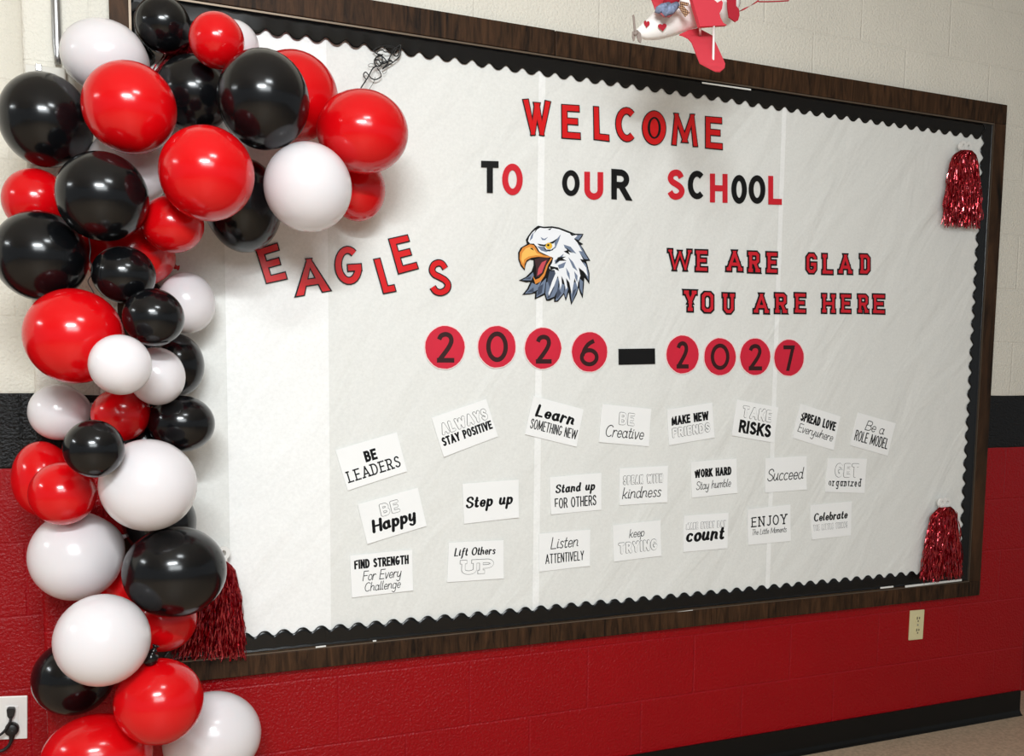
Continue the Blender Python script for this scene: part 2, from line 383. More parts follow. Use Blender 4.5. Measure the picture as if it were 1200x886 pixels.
# ------------------------------------------------------------------ lettering
def arc(cx, cy, rx, ry, a0, a1, n=None):
    n = n or max(4, int(abs(a1-a0)/14))
    return [(cx+rx*math.cos(math.radians(a0+(a1-a0)*i/n)), cy+ry*math.sin(math.radians(a0+(a1-a0)*i/n))) for i in range(n+1)]
def spline(p, n=6):
    out = []
    for i in range(len(p)-1):
        a, b, c, d = p[max(i-1, 0)], p[i], p[i+1], p[min(i+2, len(p)-1)]
        for k in range(n):
            t = k/n
            out.append(tuple(0.5*((2*b[j])+(-a[j]+c[j])*t+(2*a[j]-5*b[j]+4*c[j]-d[j])*t*t+(-a[j]+3*b[j]-3*c[j]+d[j])*t**3) for j in (0, 1)))
    return out+[p[-1]]
def oval(cx, cy, rx, ry): return ('c', arc(cx, cy, rx, ry, 90, 450, 30))
# capital skeletons: cap height 1; ('c', pts) marks a curved stroke
def caps():
    g = {}
    g['A'] = (.74, [[(0, 0), (.37, 1)], [(.37, 1), (.74, 0)], [(.13, .3), (.61, .3)]])
    g['B'] = (.58, [[(0, 0), (0, 1)], ('c', [(0, 1), (.3, 1)]+arc(.3, .765, .23, .235, 80, -80)+[(.3, .53), (0, .53)]), ('c', [(0, .53), (.3, .53)]+arc(.3, .265, .28, .265, 80, -80)+[(.3, 0), (0, 0)])])
    g['C'] = (.62, [('c', arc(.34, .5, .34, .5, 48, 312))])
    g['D'] = (.62, [[(0, 0), (0, 1)], ('c', [(0, 1), (.22, 1)]+arc(.22, .5, .4, .5, 85, -85, 14)+[(.22, 0), (0, 0)])])
    g['E'] = (.5, [[(0, 0), (0, 1)], [(0, 1), (.5, 1)], [(0, .52), (.42, .52)], [(0, 0), (.5, 0)]])
    g['F'] = (.5, [[(0, 0), (0, 1)], [(0, 1), (.5, 1)], [(0, .52), (.42, .52)]])
    g['G'] = (.66, [('c', arc(.34, .5, .34, .5, 48, 345)), [(.42, .42), (.67, .42)]])
    g['H'] = (.58, [[(0, 0), (0, 1)], [(.58, 0), (.58, 1)], [(0, .5), (.58, .5)]])
    g['I'] = (0.02, [[(.01, 0), (.01, 1)]])
    g['J'] = (.42, [('c', [(.42, 1), (.42, .3)]+arc(.21, .24, .21, .24, 0, -150))])
    g['K'] = (.58, [[(0, 0), (0, 1)], [(0, .36), (.56, 1)], [(.2, .56), (.6, 0)]])
    g['L'] = (.48, [[(0, 0), (0, 1)], [(0, 0), (.48, 0)]])
    g['M'] = (.94, [[(0, 0), (.05, 1)], [(.05, 1), (.47, .12)], [(.47, .12), (.89, 1)], [(.89, 1), (.94, 0)]])
    g['N'] = (.6, [[(0, 0), (0, 1)], [(0, 1), (.6, 0)], [(.6, 0), (.6, 1)]])
    g['O'] = (.68, [oval(.34, .5, .34, .5)])
    g['P'] = (.54, [[(0, 0), (0, 1)], ('c', [(0, 1), (.28, 1)]+arc(.28, .74, .26, .26, 80, -80)+[(.28, .48), (0, .48)])])
    g['R'] = (.56, [[(0, 0), (0, 1)], ('c', [(0, 1), (.28, 1)]+arc(.28, .74, .26, .26, 80, -80)+[(.28, .48), (0, .48)]), [(.28, .48), (.58, 0)]])
    g['S'] = (.54, [('c', spline([(.51, .8), (.42, .95), (.27, 1), (.1, .94), (.02, .77), (.1, .62), (.28, .52), (.46, .4), (.54, .25), (.46, .08), (.27, 0), (.1, .05), (.0, .2)], 4))])
    g['T'] = (.6, [[(.3, 0), (.3, 1)], [(0, 1), (.6, 1)]])
    g['U'] = (.58, [('c', [(0, 1), (0, .3)]+arc(.29, .29, .29, .29, 185, 355, 14)+[(.58, .3), (.58, 1)])])
    g['V'] = (.68, [[(0, 1), (.34, 0)], [(.34, 0), (.68, 1)]])
    g['W'] = (1.24, [[(0, 1), (.28, 0)], [(.28, 0), (.62, .92)], [(.62, .92), (.96, 0)], [(.96, 0), (1.24, 1)]])
    g['Y'] = (.64, [[(0, 1), (.32, .46)], [(.64, 1), (.32, .46)], [(.32, .5), (.32, 0)]])
    g[' '] = (.3, [])
    g['2'] = (.56, [('c', spline([(.02, .8), (.1, .94), (.28, 1), (.46, .94), (.53, .78), (.48, .6), (.32, .36), (.02, 0)], 4)), [(.02, 0), (.56, 0)]])
    g['0'] = (.62, [oval(.31, .5, .31, .5)])
    g['6'] = (.56, [oval(.28, .3, .28, .3), ('c', spline([(.03, .36), (.1, .62), (.25, .86), (.46, 1)], 5))])
    g['7'] = (.52, [[(0, 1), (.52, 1)], [(.52, 1), (.2, 0)]])
    return g
CAPS = caps()
def lowers():
    x = .5; g = {}
    S = lambda p: ('c', spline(p, 5))
    bowl = lambda: ('c', arc(.2, .25, .2, .25, 60, 420, 22))
    g['a'] = (.5, [bowl(), S([(.41, .5), (.4, .2), (.43, .03), (.52, .06)])])
    g['b'] = (.44, [S([(.02, 1), (.0, .5), (.02, .1)]), ('c', arc(.22, .25, .2, .25, 180, -180, 22))])
    g['c'] = (.4, [('c', arc(.21, .25, .21, .25, 45, 315, 16))])
    g['d'] = (.5, [bowl(), S([(.42, 1), (.4, .3), (.43, .04), (.52, .06)])])
    g['e'] = (.42, [('c', [(.03, .24)]+arc(.21, .28, .18, .22, -10, 180, 12)+arc(.22, .25, .2, .25, 185, 320, 10))])
    g['f'] = (.34, [S([(.36, .92), (.26, 1), (.17, .85), (.14, .4), (.1, -.25), (.0, -.38)]), [(.0, .48), (.32, .48)]])
    g['g'] = (.46, [bowl(), S([(.41, .5), (.4, .1), (.38, -.3), (.2, -.42), (.02, -.3)])])
    g['h'] = (.46, [S([(.02, 1), (.0, .5), (.0, 0)]), S([(.0, .25), (.12, .45), (.26, .5), (.37, .4), (.37, .1), (.48, .05)])])
    g['i'] = (.14, [S([(.02, .5), (.01, .2), (.04, .03), (.14, .06)]), ('c', [(.02, .68), (.05, .72)])])
    g['k'] = (.44, [S([(.02, 1), (.0, .5), (.0, 0)]), S([(.36, .5), (.16, .3), (.03, .24)]), S([(.14, .28), (.28, .06), (.44, .04)])])
    g['l'] = (.16, [S([(.05, 1), (.01, .5), (.03, .05), (.16, .06)])])
    g['m'] = (.72, [S([(.02, .5), (.0, 0)]), S([(.0, .28), (.1, .45), (.22, .5), (.32, .4), (.32, 0)]), S([(.32, .28), (.42, .45), (.54, .5), (.64, .4), (.63, .1), (.73, .05)])])
    g['n'] = (.46, [S([(.02, .5), (.0, 0)]), S([(.0, .28), (.12, .45), (.26, .5), (.37, .4), (.37, .1), (.48, .05)])])
    g['o'] = (.42, [('c', arc(.21, .25, .21, .25, 90, 450, 22))])
    g['p'] = (.44, [S([(.02, .5), (.0, 0), (-.03, -.42)]), ('c', arc(.22, .25, .2, .25, 180, -180, 22))])
    g['r'] = (.34, [S([(.02, .5), (.0, 0)]), S([(.0, .28), (.1, .44), (.22, .5), (.33, .44)])])
    g['s'] = (.34, [S([(.32, .42), (.2, .5), (.06, .44), (.08, .32), (.24, .22), (.31, .1), (.2, .0), (.02, .05)])])
    g['t'] = (.28, [S([(.12, .85), (.09, .4), (.1, .08), (.2, .0), (.3, .06)]), [(-.03, .5), (.26, .5)]])
    g['u'] = (.48, [S([(.02, .5), (.0, .18), (.1, .02), (.24, .05), (.36, .25)]), S([(.38, .5), (.37, .2), (.4, .04), (.5, .06)])])
    g['v'] = (.4, [S([(.0, .5), (.14, .04), (.2, .02), (.32, .3), (.36, .5)])])
    g['w'] = (.62, [S([(.0, .5), (.04, .15), (.14, .02), (.26, .12), (.3, .5)]), S([(.3, .5), (.33, .15), (.43, .02), (.56, .15), (.6, .5)])])
    g['y'] = (.46, [S([(.02, .5), (.0, .2), (.1, .03), (.26, .08), (.37, .3)]), S([(.39, .5), (.38, .1), (.36, -.3), (.2, -.42), (.02, -.3)])])
    g['z'] = (.38, [[(.02, .48), (.36, .48)], [(.36, .48), (.0, .02)], [(.0, .02), (.38, .02)]])
    return g
LOW = lowers()
VAR = {
 'O': (.6, [('c', [(.15, 1), (.45, 1), (.6, .84), (.6, .16), (.45, 0), (.15, 0), (0, .16), (0, .84), (.15, 1)])]),
 'G': (.6, [('c', [(.6, .74), (.6, .84), (.45, 1), (.15, 1), (0, .84), (0, .16), (.15, 0), (.45, 0), (.6, .16), (.6, .44)]), [(.36, .44), (.6, .44)]]),
 'D': (.6, [[(.08, 0), (.08, 1)], ('c', [(0, 1), (.44, 1), (.6, .84), (.6, .16), (.44, 0), (0, 0)])]),
 'R': (.6, [[(.08, 0), (.08, 1)], ('c', [(0, 1), (.46, 1), (.56, .9), (.56, .58), (.46, .48), (.08, .48)]), [(.34, .48), (.56, 0)]]),
 'U': (.6, [('c', [(.06, 1), (.06, .16), (.2, 0), (.4, 0), (.54, .16), (.54, 1)])]),
}
def glyph(ch): return CAPS[ch] if ch in CAPS else LOW[ch]

def ribbon(pts, hw, ext, curved, contrast=0.0, roundcap=False, y_end=None):
    """left and right outlines of one stroke; hw half-width"""
    P = [Vector((p[0], p[1])) for p in pts]
    Q = [P[0]]
    for p in P[1:]:
        if (p-Q[-1]).length > 1e-7: Q.append(p)
    P = Q; closed = (P[0]-P[-1]).length < 1e-6 and len(P) > 3
    n = len(P)
    if closed: P = P[:-1]; n -= 1
    L, R = [], []
    def tdir(i, j):
        return (P[j % n]-P[i % n]).normalized()
    for i in range(n):
        if closed: a, b = tdir(i-1, i), tdir(i, i+1)
        else:
            a = tdir(i-1, i) if i > 0 else tdir(0, 1); b = tdir(i, i+1) if i < n-1 else a
        t = (a+b)
        t = t.normalized() if t.length > 1e-6 else b
        nn = Vector((-t.y, t.x)); k = 1/max(0.55, nn.dot(Vector((-b.y, b.x))))
        w = hw*(1-contrast*abs(t.x)**1.5) if contrast else hw
        p = P[i]
        if not closed and i in (0, n-1) and not curved:
            sgn = -1 if i == 0 else 1
            if 0.2 < abs(t.x) < 0.97 and abs(t.y) > 0.5:      # diagonal: horizontal cut
                e = ext/abs(t.y); hx = Vector((w/abs(t.y), 0))
                q = p+t*sgn*e
                if t.y > 0: L.append(q-hx); R.append(q+hx)
                else: L.append(q+hx); R.append(q-hx)
                continue
            p = p+t*sgn*ext
        elif not closed and curved and i in (0, n-1) and not roundcap:
            p = p+t*(-1 if i == 0 else 1)*max(0.0, ext-hw)
        L.append(p+nn*w*k); R.append(p-nn*w*k)
    return L, R, closed, P
def stroke_polys(pts, hw, ext, curved, contrast, roundcap):
    if roundcap: ext = 0.0
    if len(pts) > 8 and math.dist(pts[0], pts[-1]) < 1e-6:
        bw = min(max(p[0] for p in pts)-min(p[0] for p in pts), max(p[1] for p in pts)-min(p[1] for p in pts))
        hw = min(hw, 0.42*bw)
        xs_ = [p[0] for p in pts]; ys_ = [p[1] for p in pts]
        cx_, cy_ = (max(xs_)+min(xs_))/2, (max(ys_)+min(ys_))/2; rx_, ry_ = (max(xs_)-min(xs_))/2, (max(ys_)-min(ys_))/2
        def sc(k): return [Vector((cx_+(p[0]-cx_)*(1+k*hw/rx_), cy_+(p[1]-cy_)*(1+k*(hw*(1-0.6*contrast))/ry_))) for p in pts[:-1]]
        return [[sc(1), sc(-1)]]
    L, R, closed, P = ribbon(pts, hw, ext, curved, contrast, roundcap)
    if closed:
        ar = lambda q: abs(sum(q[i].x*q[(i+1) % len(q)].y-q[(i+1) % len(q)].x*q[i].y for i in range(len(q))))
        return [[L, R] if ar(L) > ar(R) else [R, L]]
    if not curved and not roundcap or len(L) == 2 and not roundcap: return [[L+list(reversed(R))]]
    out = [[[L[i], L[i+1], R[i+1], R[i]]] for i in range(len(L)-1)]
    if roundcap:
        def fan(a, b):
            c = (a+b)/2; v = a-c
            return [a]+[c+Vector((v.x*math.cos(-q)-v.y*math.sin(-q), v.x*math.sin(-q)+v.y*math.cos(-q))) for q in [math.pi*k/5 for k in range(1, 5)]]+[b]
        out += [[fan(L[-1], R[-1])], [fan(R[0], L[0])]]
    return out

def lowy(y): return y*1.2 if 0 <= y <= .5 else (.6+(y-.5)*.8 if y > .5 else y)
def word_strokes(text, Wd, Ht, th, gap=0.16, serif=0, slant=0.0, varsity=False):
    """strokes of one line of lettering, fitted into a box Wd x Ht (ink box, baseline at 0)"""
    hgt = Ht-th
    Wd0 = Wd; mg = serif*Ht if serif and len(text) == 1 else 0.0; Wd = Wd-2*mg
    nat = 0; gl = []
    for i, ch in enumerate(text):
        w, st = VAR[ch] if varsity and ch in VAR else glyph(ch); gl.append((nat, w, st)); nat += w+(gap if i < len(text)-1 else 0)
    tot_th = th*len(text.replace(' ', ''))
    nch = len(text.replace(' ', ''))
    kth = th*0.8
    if nch > 1: kth = min(kth, 0.42*Wd/nch)
    sx = max(0.0005, (Wd-th-kth*(len(text)-1)-slant*Ht)/max(nat, 1e-6))
    out = []
    for i, (x0, w, st) in enumerate(gl):
        ox = mg+th/2+i*kth+x0*sx
        for s in st:
            curved = isinstance(s, tuple); pts = s[1] if curved else s
            if text[i] in LOW: pts = [(p[0], lowy(p[1])) for p in pts]
            out.append((curved, [(ox+p[0]*sx+slant*(th/2+p[1]*hgt), th/2+p[1]*hgt) for p in pts]))
        if serif:
            sl = serif*Ht
            ends = set()
            for s in st:
                if isinstance(s, tuple):
                    pts = s[1]
                    cand = [pts[0], pts[-1]] if (abs(pts[0][0]-pts[-1][0])+abs(pts[0][1]-pts[-1][1])) > 0.01 else []
                    cand = [c for c, d in zip(cand, (pts[1], pts[-2])) if abs(c[1]-d[1]) > abs(c[0]-d[0])*2.0]
                else: cand = list(s) if abs(s[0][1]-s[1][1]) > 0.3 else []
                for c in cand:
                    if c[1] < 0.04 or 0.96 < c[1] or abs(c[1]-0.5) < 0.03 and text[i].islower(): ends.add((round(c[0], 2), round(c[1], 2)))
            if text[i] in 'CGSO': ends = set()
            if text[i] == 'A': ends.discard((.37, 1))
            if text[i] in 'VW': ends = set(e for e in ends if e[1] > 0.5 and abs(e[0]-.62) > .1)
            if text[i] == 'M': ends = set(e for e in ends if e[1] < 0.05 or e[0] in (.05, .89))
            if text[i] == 'N': ends.discard((.6, 0.0))
            for e in ends:
                ex, ey = ox+e[0]*sx, th/2+(lowy(e[1]) if text[i] in LOW else e[1])*hgt
                out.append((False, [(ex-sl, ey), (ex+sl, ey)]))
    return out
def put_strokes(mb, strokes, quad, Wd, Ht, hw, ext, y0, y1, m=0, contrast=0.0, roundcap=False, eps=8e-6, k0=0):
    """quad: wall points TL, TR, BR, BL of the box; strokes in box units"""
    TL, TR, BR, BL = quad
    def mp(p):
        u, v = p[0]/Wd, p[1]/Ht
        q = (BL*(1-u)+BR*u)*(1-v)+(TL*(1-u)+TR*u)*v
        return (q.x, q.z)
    k = k0
    for curved, pts in strokes:
        for cs in stroke_polys(pts, hw, ext, curved, contrast, roundcap):
            mb.prism([[mp(p) for p in c] for c in cs], y0, y1-eps*k, m)
        k += 1
    return k
YB, YF = -0.0166, -0.0184      # back and front of the paper cut-outs
def wq(px, y=YF): return [at(u, v, y) for u, v in px]
def quad_dims(q): return ((q[1]-q[0]).length+(q[2]-q[3]).length)/2, ((q[0]-q[3]).length+(q[1]-q[2]).length)/2

def cutout(ch, px, mats, th, outline, label, group, serif=0, cat='letter', name='letter_cutout', varsity=False):
    """one cut-out letter; px = photo corners TL,TR,BR,BL; outline = black rim width in m"""
    q = wq(px); Wd, Ht = quad_dims(q)
    T = th*Ht
    st = word_strokes(ch, Wd, Ht, T, serif=serif, varsity=varsity)
    c = (q[0]+q[1]+q[2]+q[3])/4
    base = MB()
    if outline:
        k = put_strokes(base, st, q, Wd, Ht, T/2, T/2, YB, YF)
        o = base.build(name, mats[0], origin=(c.x, YB, min(p.z for p in q)))
        f = MB(); put_strokes(f, st, q, Wd, Ht, T/2-outline, T/2-outline, YF+0.0002, YF-0.0003)
        f.build('red_face', mats[1], o)['label'] = 'red face of the letter'
    else:
        put_strokes(base, st, q, Wd, Ht, T/2, T/2, YB, YF); o = base.build(name, mats[0], origin=(c.x, YB, min(p.z for p in q)))
    return tag(o, label, cat, group)
def bbq(x0, y0, x1, y1, s, ox, oy, slope=0.0, lean=0.0):
    """photo quad from a crop box; slope = downhill of its top and bottom edges, lean = sideways shift of the top"""
    w = x1-x0; d = slope*w/2; l = lean*(y1-y0)/2
    pts = [(x0+l, y0+max(0, slope)*0-d+abs(d)), (x1+l, y0+d+abs(d)), (x1-l, y1+d-abs(d)), (x0-l, y1-d-abs(d))]
    return [(ox+a/s, oy+b/s) for a, b in pts]

def cq(pts, s, ox, oy): return [(ox+a/s, oy+b/s) for a, b in pts]
GW = 'letters of the word WELCOME'
W_ = [('W', [(157, 76), (257, 84), (246, 209), (173, 206)], 'red letter W with black rim, first letter of the word WELCOME'),
      ('E', [(293, 95), (358, 99), (363, 222), (294, 217)], 'red letter E with black rim, right after the W of WELCOME'),
      ('L', [(405, 102), (458, 106), (464, 229), (407, 222)], 'red letter L with black rim in the word WELCOME'),
      ('C', [(482, 103), (559, 108), (559, 232), (484, 228)], 'red letter C with black rim in the word WELCOME'),
      ('O', [(577, 116), (663, 119), (663, 243), (576, 240)], 'red letter O with black rim and filled middle in WELCOME'),
      ('M', [(688, 126), (764, 130), (775, 248), (680, 241)], 'red letter M with black rim in the word WELCOME'),
      ('E', [(799, 137), (859, 142), (862, 258), (799, 252)], 'red letter E with black rim ending the word WELCOME')]
for ch, p, lb in W_:
    o = cutout(ch, cq(p, 3.0, 560, 90), (M_LBLACK, M_LRED), 0.215 if ch not in 'WM' else .185, 0.0028, lb, GW)
    if ch == 'O':    # this letter's middle was left in: a red oval with a black rim
        q = wq(cq(p, 3.0, 560, 90)); Wd, Ht = quad_dims(q)
        mp = lambda u, v: (lambda w: (w.x, w.z))((q[3]*(1-u)+q[2]*u)*(1-v)+(q[0]*(1-u)+q[1]*u)*v)
        b = MB(); b.prism([[mp(.5+.27*math.cos(t), .5+.34*math.sin(t)) for t in [2*math.pi*i/28 for i in range(28)]]], YB, YF-0.0002); b.build('letter_middle_rim', M_LBLACK, o)
        b = MB(); b.prism([[mp(.5+.17*math.cos(t), .5+.26*math.sin(t)) for t in [2*math.pi*i/28 for i in range(28)]]], YF, YF-0.0006); b.build('letter_middle', M_LRED, o)['label'] = 'red filled middle of the letter'
GT = 'letters of TO OUR SCHOOL'
T_ = [('T', (12, 295, 73, 409), 'k', 'black letter T starting the word TO'), ('O', (86, 304, 158, 417), 'r', 'red letter O ending the word TO'),
      ('O', (297, 327, 358, 420), 'k', 'black letter O starting the word OUR'), ('U', (375, 322, 441, 433), 'r', 'red letter U in the word OUR'),
      ('R', (470, 323, 534, 435), 'k', 'black letter R ending the word OUR'), ('S', (667, 325, 727, 433), 'r', 'red letter S starting the word SCHOOL'),
      ('C', (739, 329, 799, 431), 'k', 'black letter C in the word SCHOOL'), ('H', (817, 340, 878, 443), 'r', 'red letter H in the word SCHOOL'),
      ('O', (892, 344, 946, 447), 'k', 'left black letter O of the pair in SCHOOL'), ('O', (953, 345, 1011, 447), 'k', 'right black letter O of the pair in SCHOOL, next to the L'),
      ('L', (1022, 348, 1069, 450), 'r', 'red letter L ending the word SCHOOL')]
for ch, b, c, lb in T_:
    cutout(ch, bbq(*b, 3.0, 560, 90, 0.03 if ch != 'R' else 0.08), (M_LBLACK if c == 'k' else M_MRED,), 0.205, 0, lb, GT)
GE = 'letters of the word EAGLES'
E_ = [('E', [(25, 150), (101, 125), (136, 250), (62, 266)], 'tilted red letter E half behind black balloon, starting EAGLES', .225),
      ('A', [(172, 180), (238, 176), (278, 290), (163, 310)], 'tilted red letter A of EAGLES, sitting low', .22),
      ('G', [(287, 140), (376, 134), (389, 266), (294, 271)], 'red letter G of EAGLES with black rim', .21),
      ('L', [(420, 181), (467, 172), (500, 291), (454, 300)], 'tilted red letter L of EAGLES, sitting low', .22),
      ('E', [(470, 113), (537, 98), (575, 215), (504, 234)], 'tilted red letter E of EAGLES, raised between the L and the S', .215),
      ('S', [(603, 184), (672, 180), (688, 304), (610, 308)], 'red letter S ending the word EAGLES', .2)]
for ch, p, lb, th in E_: cutout(ch, cq(p, 2.857, 290, 240), (M_LBLACK, M_LRED), th, 0.0032, lb, GE)
GG = 'varsity letters of WE ARE GLAD YOU ARE HERE'
V_ = [('W', (272, 68, 373, 162), 'starting the word WE'), ('E', (380, 72, 438, 165), 'ending the word WE'), ('A', (500, 73, 572, 165), 'starting the word ARE before GLAD'),
      ('R', (580, 77, 643, 170), 'in the word ARE before GLAD'), ('E', (657, 80, 710, 172), 'ending the word ARE before GLAD'), ('G', (813, 84, 860, 173), 'starting the word GLAD'),
      ('L', (875, 87, 927, 176), 'in the word GLAD'), ('A', (938, 88, 1000, 175), 'in the word GLAD'), ('D', (1018, 88, 1072, 175), 'ending the word GLAD'),
      ('Y', (333, 228, 393, 322), 'starting the word YOU'), ('O', (403, 235, 458, 326), 'in the word YOU'), ('U', (482, 240, 544, 330), 'ending the word YOU'),
      ('A', (607, 241, 675, 329), 'starting the word ARE before HERE'), ('R', (685, 240, 748, 329), 'in the word ARE before HERE'), ('E', (767, 240, 821, 328), 'ending the word ARE before HERE'),
      ('H', (874, 243, 934, 328), 'starting the word HERE'), ('E', (947, 244, 997, 328), 'after the H of the word HERE'), ('R', (1010, 245, 1066, 328), 'in the word HERE'), ('E', (1073, 245, 1129, 330), 'ending the word HERE')]
for ch, b, lb in V_:
    cutout(ch, bbq(*b, 3.3333, 700, 270, 0.03), (M_LBLACK, M_MRED), 0.28 if ch not in 'WM' else .23, 0.0052, 'red slab letter %s with thick black outline, %s' % (ch, lb), GG, serif=0.0 if ch in 'OGS' else 0.05, varsity=True)

# ------------------------------------------------------------------ date row
def ell(cx, cy, rx, ry, n=26, jit=0.03, seed=0):
    rnd = random.Random(seed)
    return [(cx+rx*(1+rnd.uniform(-jit, jit))*math.cos(2*math.pi*i/n), cy+ry*(1+rnd.uniform(-jit, jit))*math.sin(2*math.pi*i/n)) for i in range(n)]
D_ = [('2', 521.4, 407, 23.2, 25.2, (-10, -18, 11, 18), 'starting the date row'), ('0', 582.2, 406.4, 22.2, 24.5, (-12.5, -18, 13, 18), 'second of the date row, left of the seam'),
      ('2', 636.4, 408.2, 21.4, 24, (-9, -16, 10, 18), 'third of the date row, on the wide paper seam'), ('6', 691, 412.4, 20.8, 23.4, (-11.5, -15.5, 10.5, 17), 'just left of the black dash'),
      ('2', 800, 415.4, 19, 22.3, (-7.5, -15.5, 7, 16.5), 'just right of the black dash'), ('0', 843.8, 418.1, 18.6, 21.8, (-11, -15.5, 11, 15.5), 'second after the black dash'),
      ('2', 885, 418.1, 17.7, 21.5, (-8, -15, 8, 16), 'second from the right end of the date row'), ('7', 924.6, 419.2, 17.4, 21.3, (-6.5, -14.5, 6.5, 15.5), 'ending the date row at the right')]
for i, (ch, cx, cy, rx, ry, b, lb) in enumerate(D_):
    pe = ell(cx, cy, rx+1.1, ry+1.1, jit=0.012, seed=i); c = at(cx, cy+ry, YB)
    m = MB(); m.prism([[(p.x, p.z) for p in (at(u, v, YF) for u, v in pe)]], YB, YF+0.0004); o = m.build('date_disc', M_DISCE, origin=(c.x, YB, c.z))
    pe = ell(cx, cy, rx, ry, jit=0.012, seed=i)
    m = MB(); m.prism([[(p.x, p.z) for p in (at(u, v, YF) for u, v in pe)]], YF+0.0006, YF); m.build('disc_face', M_DISC, o)['label'] = 'crimson face of the disc'
    lean = 0.0 if ch == '0' else 0.05
    q = wq([(cx+b[0], cy+b[1]), (cx+b[2], cy+b[1]), (cx+b[2], cy+b[3]), (cx+b[0], cy+b[3])]); Wd, Ht = quad_dims(q); T = 0.155*Ht
    m = MB(); put_strokes(m, word_strokes(ch, Wd, Ht, T), q, Wd, Ht, T/2, T/2, YF+0.0003, YF-0.0002); m.build('digit', M_DIGIT, o)['label'] = 'dark digit %s' % ch
    tag(o, 'crimson paper disc with digit %s, %s' % (ch, lb), 'paper disc', 'date discs')
q = wq([(725, 408.9), (767.6, 408.3), (767.9, 426.6), (725.2, 427.6)])
m = MB(); m.prism([[(p.x, p.z) for p in q]], YB, YF); o = m.build('date_dash', M_LBLACK, origin=((q[2].x+q[3].x)/2, YB, q[2].z)); tag(o, 'black paper dash between the discs of the two years', 'paper dash')

